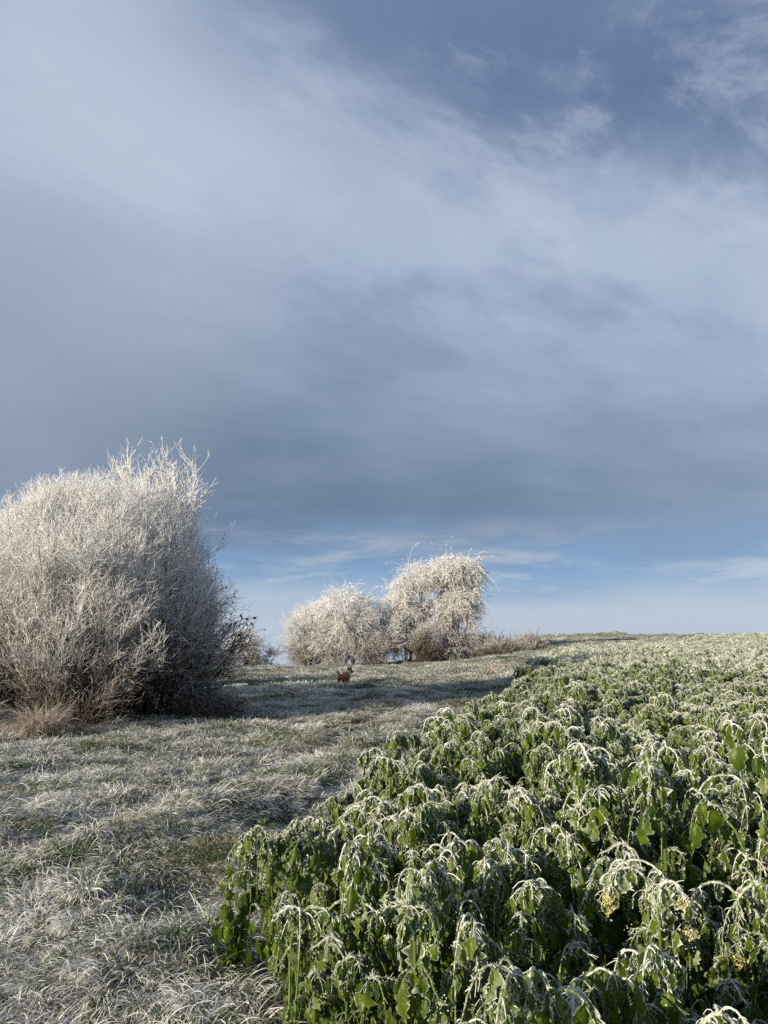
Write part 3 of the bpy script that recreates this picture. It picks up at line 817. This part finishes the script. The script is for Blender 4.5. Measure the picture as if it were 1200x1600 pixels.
# second strip of crop beyond the track on the crest
q = jgrid(9, 34, 82, 90, 0.6, rng)
q = q[(q[:, 0] / q[:, 1] > 0.135) & (q[:, 0] / q[:, 1] < 0.32)]
n = len(q)
P = np.concatenate([q, ground(q[:, 0], q[:, 1])[:, None] - 0.35], 1)
s = rng.uniform(.55, 1.15, n)
tag(scatter('crop_strip', P, np.stack([0 * s, 0 * s, rng.random(n) * 6.28], -1), np.stack([s * 1.6, s * 1.6, s], -1), rng.integers(0, 4, n), src2),
    'low dark strip of crop beyond the track on the crest', 'crop', kind='stuff')

# ------------------------------------------------------------------ shrubs and trees
def flakes(mb, rng, P, size, frost, mat=1):
    n = len(P)
    a = nrm(rng.normal(size=(n, 3))); b = nrm(np.cross(a, rng.normal(size=(n, 3))))
    s = (size * rng.uniform(0.6, 1.4, n))[:, None]
    V = np.stack([P - a * s, P + b * s * .45, P + a * s, P - b * s * .45], 1).reshape(-1, 3)
    mb.add(V, np.arange(n * 4).reshape(n, 4), np.repeat(frost, 4) if not np.isscalar(frost) else frost, mat)

def bush(name, label, loc, seed, base_r, c, rad, n1=70, n2=30, n3=8, n4=3, r=(.030, .010, .0062, .0048), frost=(0.1, .95), leafn=0, leaf_mat=None,
         leaf_size=.02, up=.10, hull=1.0, bias_dir=(0, 0, 0), l3=(.3, .8), l4=(.08, .24), leafz=(0, 9), cat='bush', bottom=0.0, group=None, open_out=0.55, len2=1.0):
    """many stemmed shrub: stems fan out from the base to an ellipsoid hull, branch three times"""
    rng = np.random.default_rng(seed)
    c = np.array(c, float); rad = np.array(rad, float)
    a = rng.random(n1) * 2 * PI; rr = base_r * np.sqrt(rng.random(n1))
    P0 = np.stack([rr * np.cos(a), rr * np.sin(a), np.full(n1, -.05)], -1)
    # targets on the hull
    u = nrm(np.stack([np.cos(a), np.sin(a), np.zeros(n1)], -1) * rng.uniform(.1, 1.0, (n1, 1)) * (1.1) + np.array([0, 0, 1]) * rng.uniform(-.1, 1, (n1, 1)) + np.array(bias_dir))
    Tg = c + u * rad * rng.uniform(.75, 1.0, (n1, 1))
    K1 = 8; s = np.linspace(0, 1, K1)[None, :, None]
    mid_ = P0 * .5 + Tg * .5; mid_[:, :2] = P0[:, :2] * (1 - open_out * .6) + Tg[:, :2] * open_out * .6
    P1 = (1 - s) ** 2 * P0[:, None] + 2 * s * (1 - s) * mid_[:, None] + s ** 2 * Tg[:, None]
    P1 += rng.normal(0, .05, P1.shape) * s
    mb = MB(); br = MB()
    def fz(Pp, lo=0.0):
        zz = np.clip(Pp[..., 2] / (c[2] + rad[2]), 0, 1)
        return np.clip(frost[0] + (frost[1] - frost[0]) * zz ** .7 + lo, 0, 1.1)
    R1 = np.linspace(1, .3, K1)[None] * r[0] * rng.uniform(.5, 1.2, (n1, 1))
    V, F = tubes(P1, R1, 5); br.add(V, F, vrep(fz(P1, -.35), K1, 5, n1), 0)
    def inside(Pp, k=1.08):
        q = np.linalg.norm((Pp - c) / rad, axis=-1); return (q < k) & (Pp[..., 2] > bottom)
    # level 2
    m2 = n1 * n2; i = np.repeat(np.arange(n1), n2); t = rng.uniform(.15, 1, m2)
    p0, d = sample_poly(P1, i, t); D = rot_away(rng, d, rng.uniform(.3, .9, m2))
    outd = nrm(p0 - c * np.array([1, 1, .6])); D = nrm(D + .35 * outd)
    Ln = rng.uniform(.5, 1.4, m2) * (1.1 - .5 * t) * float(np.mean(rad)) / 3 * len2
    P2 = walk(rng, p0, D, Ln, 5, up, .12); P2 = P2[inside(P2[:, -1], hull)]
    m2 = len(P2); V, F = tubes(P2, np.linspace(1, .5, 5)[None] * r[1] * rng.uniform(.7, 1.2, (m2, 1)), 3, rng=rng)
    br.add(V, F, vrep(fz(P2, -.1), 5, 3, m2), 1)
    # level 3
    m3 = m2 * n3; i = np.repeat(np.arange(m2), n3); t = rng.uniform(.15, 1, m3)
    p0, d = sample_poly(P2, i, t); D = nrm(rot_away(rng, d, rng.uniform(.35, .95, m3)) + np.array([0, 0, up * 1.5]))
    P3 = walk(rng, p0, D, rng.uniform(*l3, m3), 4, up, .14)
    P3 = P3[inside(P3[:, -1], hull * 1.05)]; m3 = len(P3)
    V, F = tubes(P3, np.linspace(1, .55, 4)[None] * r[2] * rng.uniform(.7, 1.2, (m3, 1)), 3, rng=rng)
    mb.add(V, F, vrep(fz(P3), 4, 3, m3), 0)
    # level 4 twiglets
    m4 = m3 * n4; i = np.repeat(np.arange(m3), n4); t = rng.uniform(.2, 1, m4)
    p0, d = sample_poly(P3, i, t); D = rot_away(rng, d, rng.uniform(.4, 1.0, m4))
    P4 = walk(rng, p0, D, rng.uniform(*l4, m4), 3, up, .1)
    V, F = tubes(P4, np.linspace(1, .6, 3)[None] * r[3] * rng.uniform(.7, 1.2, (m4, 1)), 3, rng=rng)
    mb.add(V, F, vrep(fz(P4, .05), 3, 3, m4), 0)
    root = empty(name, loc); tag(root, label, cat, group)
    obj('branch', br.mesh('branch', [M_bark, M_twig]), root)
    obj('twigs', mb.mesh('twigs', [M_twig]), root)
    if leafn:
        lm = MB(); sel = rng.integers(0, m4, leafn * 3); Q = P4[sel, 1 + rng.integers(0, 2, len(sel))]
        z = Q[:, 2]; k = (z > leafz[0]) & (z < leafz[1]); Q = Q[k][:leafn]
        flakes(lm, rng, Q, leaf_size, fz(Q, -.05), 0)
        obj('leaves', lm.mesh('leaves', [leaf_mat or M_flake], False), root)
    print(name, 'twigs', m3, m4)
    return root

def gz0(x, y, dz=0.0): return (x, y, float(ground(x, y)) + dz)

bush('frosted_bush', 'huge rounded bush of dense upright twigs white with hoar frost, filling the left side', gz0(-6.72, 17.2), 1, 2.1, (0, 0, 2.25), (2.95, 3.2, 3.35),
     n1=115, n2=26, n3=9, n4=3, leafn=16000, leaf_mat=M_flake, leaf_size=.020, frost=(.0, 1.05))
bush('feathery_shrub', 'tall loose shrub with feathery frosted shoots rising above the right shoulder of the big bush', gz0(-6.0, 18.4), 2, .5, (0.15, 0, 2.9), (2.05, 1.6, 3.8),
     n1=46, n2=11, n3=5, n4=2, r=(.028, .012, .0085, .007), up=.16, frost=(.2, 1.05), l3=(.3, .8), hull=1.12, bias_dir=(.15, 0, .35), open_out=.8)
bush('front_shrub', 'small shrub of long straight frosted shoots fanning out in front of the big bush', gz0(-6.0, 14.6), 3, .5, (.2, 0, 1.0), (1.9, 1.0, 1.9),
     n1=38, n2=10, n3=5, n4=2, r=(.013, .0068, .0052, .0042), up=.10, frost=(.1, .75), l3=(.2, .5))
bush('hawthorn_bush', 'dark thorny bush with a few withered leaves reaching out right of the big bush', gz0(-5.3, 17.2), 4, .7, (0.25, 0, 1.5), (1.45, 1.4, 1.7),
     n1=34, n2=12, n3=5, n4=2, len2=2.0, frost=(.2, .75), leafn=1500, leaf_mat=M_darkleaf, leaf_size=.04, up=-.02, hull=1.45, bias_dir=(.5, 0, 0), l3=(.3, 1.1))
bush('green_hedge_bush', 'brownish green bush at the left edge below the frosted twigs', gz0(-7.9, 14.9), 5, .8, (0, 0, .5), (1.2, .9, 1.5),
     n1=50, n2=16, n3=6, n4=2, frost=(.0, .5), leafn=9000, leaf_mat=M_ivy, leaf_size=.028, up=.08)
bush('bare_left_tree', 'loose frosted bush cut by the left edge of the picture', gz0(-10.2, 18.6), 6, .8, (0, 0, 2.6), (2.2, 2, 2.6), n1=36, n2=18, n3=7, n4=2, frost=(.2, .9))
bush('leafy_thorn_shoots', 'sparse dark thorny shoots with withered leaves poking out right of the big bush', gz0(-4.45, 16.9), 8, .25, (.45, 0, 1.6), (1.15, .7, 1.35),
     n1=9, n2=6, n3=3, n4=1, r=(.018, .010, .007, .006), len2=1.6, frost=(-.1, .35), leafn=60, leaf_mat=M_darkleaf, leaf_size=.05, up=.0, hull=1.3, bias_dir=(.7, 0, 0), l3=(.2, .6), cat='thorn shoots')
bush('bramble', 'low dark bramble clump at the right foot of the thorny bush', gz0(-4.0, 17.0), 7, .6, (0, 0, .1), (1.0, .8, .62),
     n1=40, n2=12, n3=5, n4=1, r=(.010, .006, .005, .004), frost=(.15, .5), leafn=1500, leaf_mat=M_darkleaf, leaf_size=.04, up=-.05)
# hedge running on behind the big bush (seen only through gaps; shades the meadow)
for k, (x, y, h) in enumerate([(-9.6, 23.2, 3.2), (-12.2, 28.2, 3.2), (-15.8, 34, 3.2), (-19.5, 41, 3.2)]):
    bush('hedge_bush', ['frosted hedge bush right behind the big bush, seen through its twigs', 'second hedge bush behind the big bush',
                        'third hedge bush away behind the big bush', 'farthest hedge bush hidden behind the big bush'][k], gz0(x, y), 20 + k, 1.5,
         (0, 0, h * .55), (2.8, 2.6, h * .85), n1=40, n2=16, n3=6, n4=1, r=(.04, .018, .014, .012), frost=(.2, .85), group='hedge running on behind the big bush')

def tree(name, label, loc, seed, lobes, trunks, flake=.05, weep=-.1, frost=(.45, .95), r_twig=.012, sprays=1.0, leaf_mat=None, leaf_per=6, cat='tree', group=None, tl=(.4, 1.0), trunk_r=.14):
    """lobes: (cx,cy,cz, rx,ry,rz, n) crowns of sprays; trunks: (x0,y0, x1,y1,z1)"""
    rng = np.random.default_rng(seed)
    TB = MB(); mb = MB(); lm = MB()
    Hmax = max(l[2] + l[5] for l in lobes)
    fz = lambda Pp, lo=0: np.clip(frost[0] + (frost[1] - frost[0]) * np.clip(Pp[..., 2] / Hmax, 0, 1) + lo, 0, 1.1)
    tp = []
    for (x0, y0, x1, y1, z1) in trunks:
        s = np.linspace(0, 1, 9)[:, None]
        tp.append(np.array([[x0, y0, -.1]]) * (1 - s) + np.array([[x1, y1, z1]]) * s + np.cumsum(rng.normal(0, .04, (9, 3)), 0))
    TP = np.stack(tp); V, F = tubes(TP, np.linspace(1, .25, 9)[None] * trunk_r * np.ones((len(TP), 1)), 8); TB.add(V, F, .12)
    for (cx, cy, cz, rx, ry, rz, n) in lobes:
        n = int(n * sprays)
        c = np.array([cx, cy, cz]); R = np.array([rx, ry, rz])
        d = nrm(rng.normal(size=(n, 3))); q = c + d * R * (rng.random((n, 1)) ** .45)
        q[:, 2] = np.maximum(q[:, 2], .1)
        # clumpy crown: drop the points that fall in noise gaps
        g_ = vnoise(q[:, 0] * 1.3 + q[:, 1] * .7, q[:, 2] * 1.3 + seed, seed) + vnoise(q[:, 0] * 3, q[:, 2] * 3, seed + 1) * .5
        q = q[g_ > -.07]; n = len(q)
        # limbs from the trunk to some of the points
        m = max(6, n // 9); ii = rng.integers(0, n, m); ti = rng.integers(0, len(TP), m)
        zt = np.clip(q[ii, 2] / Hmax * .7, .08, .95)
        p0, _ = sample_poly(TP, ti, zt)
        s = np.linspace(0, 1, 6)[None, :, None]
        mdl = (p0 + q[ii]) / 2 + np.array([0, 0, .35])
        Lm = (1 - s) ** 2 * p0[:, None] + 2 * s * (1 - s) * mdl[:, None] + s ** 2 * q[ii][:, None]
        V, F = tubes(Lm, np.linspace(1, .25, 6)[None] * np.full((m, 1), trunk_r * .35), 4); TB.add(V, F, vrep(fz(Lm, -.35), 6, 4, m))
        # sprays
        k = 7; oi = np.repeat(np.arange(n), k)
        out = nrm(q[oi] - c + rng.normal(size=(n * k, 3)) * .5)
        D = nrm(out * .8 + rng.normal(size=out.shape) * .5 + np.array([0, 0, .45 if weep > -.15 else .15]))
        rin = np.linalg.norm((q - c) / R, axis=1)[oi]
        P = walk(rng, q[oi], D, rng.uniform(*tl, n * k) * (1 + 1.1 * (rng.random(n * k) > .97)) * (1 - 1.6 * min(weep, 0)), 5, weep * 1.5, .2)
        V, F = tubes(P, np.linspace(1, .5, 5)[None] * np.full((n * k, 1), r_twig), 3, rng=rng)
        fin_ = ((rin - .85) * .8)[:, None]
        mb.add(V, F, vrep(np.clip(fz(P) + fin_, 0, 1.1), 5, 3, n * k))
        j = np.repeat(np.arange(n * k), 3); p1, d1 = sample_poly(P, j, rng.uniform(.2, 1, len(j)))
        P5 = walk(rng, p1, rot_away(rng, d1, rng.uniform(.4, 1.1, len(j))), rng.uniform(.12, .35, len(j)), 3, weep, .1)
        V, F = tubes(P5, np.full((len(j), 3), r_twig * .75), 3, rng=rng); mb.add(V, F, vrep(fz(P5), 3, 3, len(j)))
        if leaf_per:
            j = rng.integers(0, n * k, n * k * leaf_per // 2); p1, _ = sample_poly(P, j, rng.random(len(j)))
            flakes(lm, rng, p1 + rng.normal(0, .05, p1.shape), flake * .72, fz(p1, -.05), 0)
    root = empty(name, loc); tag(root, label, cat, group)
    obj('trunk', TB.mesh('trunk', [M_bark]), root)
    cr_ = obj('crown', mb.mesh('crown', [M_twig]), root)
    if leaf_per: obj('leaves', lm.mesh('leaves', [leaf_mat or M_flake], False), root)
    return root

D1 = 58.0
def px2x(px, d): return (px - 600) / 1164 * d
# group of trees on the meadow edge
tree('frosted_tree', 'rounded feathery frosted tree at the left end of the far tree group', gz0(px2x(488, D1), D1), 31,
     [(0, 0, 2.6, 1.6, 1.6, 2.3, 300), (-.5, 0, 1.1, 1.5, 1.3, 1.1, 140), (.4, .2, 4.0, .8, .8, .8, 60)], [(0, 0, .2, 0, 3.6), (-.3, 0, -.5, .2, 3)], flake=.05, weep=.03, leaf_per=3, frost=(.35, .95))
tree('frosted_tree', 'domed frosted tree with drooping clumps, second from left in the far tree group', gz0(px2x(542, D1), D1 - 1.5), 32,
     [(0, 0, 3.6, 2.0, 1.9, 2.0, 420), (-.9, 0, 2.0, 1.2, 1.2, 1.9, 200), (1.0, 0, 2.6, 1.0, 1.2, 2.3, 200), (0, 0, 1.0, 1.9, 1.5, 1.1, 150)], [(0, 0, .1, 0, 4.6), (.4, .2, .9, .1, 3.6)], flake=.075, weep=-.22, leaf_per=8)
tree('weeping_tree', 'tall open frosted tree with fine drooping twigs beside the heavy overhanging one', gz0(px2x(640, D1), D1 - .5), 33,
     [(.3, 0, 5.9, 1.9, 1.7, 1.4, 300), (-1.2, 0, 4.3, 1.3, 1.3, 1.5, 190), (.9, 0, 3.8, 1.3, 1.4, 1.6, 140), (-1.6, 0, 2.4, 1.0, 1.0, 1.5, 100), (.1, 0, 1.6, 1.7, 1.3, 1.1, 90), (1.7, .3, 4.6, 1.0, 1.0, 1.3, 90), (2.0, .2, 5.2, .95, .9, .9, 110)], [(-.3, 0, -.6, 0, 5.4), (.5, 0, .9, 0, 6.0), (0, .2, .2, .2, 5.6)], flake=.06, weep=-.24, leaf_per=5)
tree('ivy_clad_tree', 'tallest far tree, a leaning column of heavy frosted clumps overhanging to the right', gz0(px2x(702, D1), D1 - 1), 34,
     [(-.5, 0, 6.6, 1.4, 1.3, 1.0, 260), (.9, 0, 6.6, 1.2, 1.0, .65, 170), (1.5, 0, 6.9, .7, .6, .35, 50), (.2, 0, 5.0, 1.2, 1.1, 1.6, 260), (1.2, 0, 4.6, .7, .8, .8, 90), (.35, -.3, 3.0, 1.25, 1.0, 1.7, 300), (.3, -.5, 1.2, 1.45, 1.1, 1.3, 260)],
     [(-.2, 0, .1, 0, 6.6), (.2, 0, 1.0, 0, 6.2)], flake=.095, weep=-.34, leaf_per=9)
tree('frosted_shrub', 'grey frosted shrub filling the gap between the two pairs of far trees', gz0(px2x(600, D1), D1 - 2), 35,
     [(0, 0, 1.3, 1.3, 1.0, 1.4, 190), (-.9, 0, .8, 1.0, .9, .9, 90)], [(0, 0, .1, 0, 1.6)], flake=.07, weep=-.12, leaf_per=6, cat='shrub', trunk_r=.06, frost=(.3, .75))
tree('rusty_shrub', 'rusty brown twiggy shrub at the foot of the tall far trees', gz0(px2x(660, D1), D1 - 2.6), 36,
     [(0, 0, 1.1, .95, .7, 1.2, 240), (-.1, 0, .5, 1.2, .8, .6, 110)], [(0, 0, .1, 0, 1.6)], flake=.05, weep=.05, leaf_per=6, cat='shrub', trunk_r=.05, frost=(.15, .5), leaf_mat=M_rusty, r_twig=.013)
tree('dark_thicket', 'dark low thicket right beside the tall overhanging tree', gz0(px2x(752, D1), D1 + 1), 37,
     [(0, 0, .5, 1.5, 1.0, .9, 200), (1.6, 0, .4, 1.4, 1.0, .6, 160)], [(0, 0, .1, 0, .9)], flake=.06, weep=-.05, leaf_per=5, cat='shrub', trunk_r=.05, frost=(-.1, .25), leaf_mat=M_darkleaf)
tree('bramble_mound', 'reddish brown frosted bramble mound left of the track', gz0(px2x(778, D1), D1 - 3), 38,
     [(0, 0, .25, 1.7, 1.1, .55, 240), (1.6, .3, .15, 1.1, .9, .4, 110)], [(0, 0, .1, 0, .7)], flake=.055, weep=-.1, leaf_per=7, cat='shrub', trunk_r=.04, frost=(.2, .5), leaf_mat=M_rusty)
tree('small_mound_bush', 'small pale bramble mound closest to the track', gz0(px2x(826, 56), 56), 39,
     [(0, 0, .25, .9, .7, .55, 110)], [(0, 0, .05, 0, .4)], flake=.05, weep=-.1, leaf_per=7, cat='shrub', trunk_r=.03, frost=(.2, .5), leaf_mat=M_rusty)
D2 = 74.0
tree('little_tree', 'little frosted tree alone in the distance between the big bush and the tree group', gz0(px2x(404, D2), D2 - 6), 40,
     [(0, 0, 1.9, 1.5, 1.3, 1.4, 170), (.3, 0, 1.0, 1.8, 1.3, .9, 100)], [(0, 0, .1, 0, 2.6)], flake=.05, weep=.03, leaf_per=4, trunk_r=.07, frost=(.4, .8))
tree('far_shrub', 'low pale shrub just left of the far tree group', gz0(px2x(436, D2), D2 - 4), 41,
     [(0, 0, 1.0, 1.3, 1.2, 1.3, 130), (-1.3, 0, .6, 1.1, 1.2, 1.0, 80)], [(0, 0, .1, 0, 1.2)], flake=.06, weep=.0, leaf_per=5, cat='shrub', trunk_r=.05, frost=(.35, .75))
tree('far_shrub', 'low pale shrub half hidden by the right tip of the big bush', gz0(px2x(370, D2), D2 - 5), 42,
     [(0, 0, 1.2, 1.9, 1.2, 1.2, 150)], [(0, 0, .1, 0, 1.2)], flake=.06, weep=.0, leaf_per=5, cat='shrub', trunk_r=.05, frost=(.35, .75))

# ------------------------------------------------------------------ dry grass clumps at the bush foot, weed, dry stalk
dry_src = tuft_mesh(61, 900, .26, .35, .85, .0045, .25, K=7, arch=1.3, mat=M_drygrass, frost_hi=.6, spread=3)
dry_src2 = tuft_mesh(62, 700, .30, .25, .6, .0045, .3, K=7, arch=1.4, mat=M_drygrass, frost_hi=.55, spread=3)
for k, (x, y, s, me, lab) in enumerate([(-6.0, 13.5, 1.0, dry_src, 'tall tan clump of dead grass right at the foot of the small front shrub'),
        (-6.6, 13.5, .8, dry_src2, 'tan clump of dead grass left of the tallest one under the big bush'),
        (-5.2, 14.1, .7, dry_src2, 'dark tan clump of dead grass in the shade right of the front shrub'),
        (-7.3, 13.7, .95, dry_src, 'tan clump of dead grass near the left edge under the bush')]):
    o = obj('dead_grass_clump', me); o.location = gz0(x, y); o.scale = (s, s, s); o.rotation_euler = (0, 0, k * 1.7)
    tag(o, lab, 'grass clump', 'dead grass clumps at the foot of the bush')

def small_weed(x, y):
    rng = np.random.default_rng(77)
    st = MB(); fo = MB()
    n = 26; az = rng.random(n) * 2 * PI; el = rng.uniform(.3, 1.3, n)
    D = np.stack([np.cos(az) * np.cos(el), np.sin(az) * np.cos(el), np.sin(el)], -1)
    P = walk(rng, np.zeros((n, 3)), D, rng.uniform(.05, .13, n), 4, -.05, .1)
    V, F = tubes(P, np.full((n, 4), .0016), 3); st.add(V, F, .2)
    leaves(fo, rng, P[:, -1], nrm(D + np.array([0, 0, -.2])), np.tile([0, 0, 1.0], (n, 1)) + D * .1, rng.uniform(.04, .07, n), np.full(n, .0))
    r = empty('green_weed', gz0(x, y)); tag(r, 'small bright green leafy weed growing alone in the frosted grass', 'weed')
    obj('stalks', st.mesh('stalks', [M_stem]), r); obj('foliage', fo.mesh('foliage', [M_leaf]), r)
small_weed(-1.08, 7.0)
rg = np.random.default_rng(3)
mb = MB(); Pq = walk(rg, np.array([[0, 0, -.05]]), np.array([[.02, 0, 1.0]]), np.array([.52]), 8, 0, .02)
V, F = tubes(Pq, np.linspace(.0032, .0014, 8)[None], 5); mb.add(V, F, .3)
o = obj('dry_stalk', mb.mesh('dry_stalk', M_drygrass)); o.location = gz0(-.47, 3.72); tag(o, 'single thin straight dead stalk at the front edge of the crop', 'stalk')

# ------------------------------------------------------------------ dog
def build_dog(x, y, rz):
    def fur(name, mode):
        m, t, o = new_mat(name)
        tcn = N(t, 'ShaderNodeTexCoord'); sp = N(t, 'ShaderNodeSeparateXYZ'); L(t, tcn.outputs['Object'], sp.inputs[0])
        nz = N(t, 'ShaderNodeTexNoise'); nz.inputs['Scale'].default_value = 9; nz.inputs['Detail'].default_value = 5; L(t, tcn.outputs['Object'], nz.inputs['Vector'])
        nf = N(t, 'ShaderNodeTexNoise'); nf.inputs['Scale'].default_value = 60; L(t, tcn.outputs['Object'], nf.inputs['Vector'])
        wob = math_n(t, 'MULTIPLY', math_n(t, 'SUBTRACT', nz.outputs[0], .5), .12)
        xx = math_n(t, 'ADD', sp.outputs[0], wob); zz = math_n(t, 'ADD', sp.outputs[2], wob)
        br_ = mixc(t, smooth(t, nf.outputs[0], .3, .7), (0.30, 0.12, 0.035), (0.46, 0.20, 0.07))
        white = (0.72, 0.68, 0.62)
        if mode == 'tail': f_ = smooth(t, zz, .62, .66)
        else:
            legs = smooth(t, zz, .20, .27, 1, 0)
            collar = math_n(t, 'MULTIPLY', smooth(t, xx, .19, .22), smooth(t, xx, .27, .31, 1, 0))
            f_ = math_n(t, 'MAXIMUM', legs, collar)
        c = mixc(t, f_, br_, white)
        if mode != 'tail':
            c = mixc(t, smooth(t, xx, .44, .50), c, (0.10, 0.05, 0.03))
        p_ = N(t, 'ShaderNodeBsdfPrincipled'); L(t, c, p_.inputs['Base Color']); p_.inputs['Roughness'].default_value = .8
        L(t, p_.outputs[0], o.inputs[0]); return m
    mf = fur('dog_fur', 'body'); mtail = fur('dog_tail_fur', 'tail')
    m, t, o_ = new_mat('dog_dark'); p_ = N(t, 'ShaderNodeBsdfPrincipled'); p_.inputs['Base Color'].default_value = (.02, .015, .012, 1); p_.inputs['Roughness'].default_value = .3; L(t, p_.outputs[0], o_.inputs[0]); mdark = m
    # skeleton: nose towards +x; verts (x,y,z,rx,ry)
    J = []; E = []
    def v(x_, y_, z_, r1, r2=None, par=None):
        J.append((x_, y_, z_, r1, r2 or r1))
        if par is not None: E.append((par, len(J) - 1))
        return len(J) - 1
    pel = v(-.27, 0, .46, .105, .115)
    loin = v(-.12, 0, .46, .10, .115, pel)
    rib = v(.06, 0, .445, .115, .15, loin)
    chest = v(.20, 0, .45, .105, .145, rib)
    neck = v(.30, 0, .55, .075, .085, chest)
    head = v(.38, 0, .64, .068, .068, neck)
    brow = v(.44, 0, .645, .052, .052, head)
    muz = v(.50, 0, .615, .032, .032, brow)
    nose = v(.56, 0, .60, .022, .020, muz)
    for sgn in (1, -1):
        ear = v(.375, .045 * sgn, .70, .022, .018, head); v(.385, .062 * sgn, .755, .008, .008, ear)
        st_ = .07 * sgn
        sh_ = v(.19, .075 * sgn, .38, .05, .055, chest); el_ = v(.15 + st_ * .3, .08 * sgn, .27, .034, .036, sh_)
        wr = v(.18 + st_, .08 * sgn, .13, .022, .022, el_); pa = v(.18 + st_, .08 * sgn, .03, .022, .022, wr); v(.225 + st_, .08 * sgn, .018, .02, .014, pa)
        hp = v(-.28, .07 * sgn, .40, .07, .075, pel); kn = v(-.21 - st_ * .4, .085 * sgn, .27, .045, .048, hp)
        hk = v(-.34 - st_, .085 * sgn, .17, .024, .024, kn); hp_ = v(-.32 - st_, .085 * sgn, .035, .02, .02, hk); v(-.275 - st_, .085 * sgn, .018, .02, .014, hp_)
    me = bpy.data.meshes.new('dog_body'); me.from_pydata([j[:3] for j in J], E, [])
    root = empty('dog', gz0(x, y, .04), rz); root.scale = (1.0,) * 3; tag(root, 'small brown dog with white collar and tail tip walking away across the meadow', 'dog')
    b = obj('body', me, root)
    sk = b.modifiers.new('skin', 'SKIN'); b.modifiers.new('sub', 'SUBSURF').levels = 2; b.modifiers['sub'].render_levels = 2
    lay = me.skin_vertices[0].data
    for i, j in enumerate(J): lay[i].radius = (j[3], j[4])
    lay[0].use_root = True
    dg = bpy.context.evaluated_depsgraph_get(); ev = b.evaluated_get(dg)
    fin = bpy.data.meshes.new_from_object(ev); b.modifiers.clear(); b.data = fin
    fin.materials.clear(); fin.materials.append(mf)
    for pl_ in fin.polygons: pl_.use_smooth = True
    # shaggy coat: short tufts over the body
    rg = np.random.default_rng(8)
    co = np.array([p_.center[:] for p_ in fin.polygons]); no = np.array([p_.normal[:] for p_ in fin.polygons])
    sel = co[:, 2] > .22; co = co[sel]; no = no[sel]
    ii = rg.integers(0, len(co), 5000)
    Pp = co[ii] + rg.normal(0, .012, (5000, 3)); Dd = nrm(no[ii] * .7 + np.array([-.6, 0, -.7]) + rg.normal(0, .25, (5000, 3)))
    V, F = spikes(rg, Pp, Dd, rg.uniform(.02, .05, 5000), .004)
    mb = MB(); mb.add(V, F, 0); obj('coat', mb.mesh('coat', mf), root)
    # tail carried up in a curve
    s = np.linspace(0, 1, 10); P_ = np.stack([-.33 - .22 * s + .04 * s ** 3, .02 * s, .50 + .06 * s + .14 * s ** 2], -1)[None]
    V, F = tubes(P_, np.interp(s, [0, .5, .85, 1], [.03, .045, .03, .006])[None], 8); mb = MB(); mb.add(V, F, 0)
    obj('tail', mb.mesh('tail', mtail), root)
    for sgn in (1, -1):
        bm = MB(); th = np.linspace(0, PI, 6); ph = np.linspace(0, 2 * PI, 9)[:-1]
        V = np.array([[.455 + .008 * math.sin(a) * math.cos(q), .036 * sgn + .008 * math.sin(a) * math.sin(q), .66 + .008 * math.cos(a)] for a in th for q in ph])
        F = [[i * 8 + j, i * 8 + (j + 1) % 8, (i + 1) * 8 + (j + 1) % 8, (i + 1) * 8 + j] for i in range(5) for j in range(8)]
        bm.add(V, F, 0); obj('eye', bm.mesh('eye', mdark), root)
    bm = MB(); V = np.array([[.578 + .012 * math.sin(a) * math.cos(q), .014 * math.sin(a) * math.sin(q), .607 + .011 * math.cos(a)] for a in th for q in ph])
    bm.add(V, F, 0); obj('nose', bm.mesh('nose', mdark), root)
build_dog(-1.5, 29.0, math.radians(62))
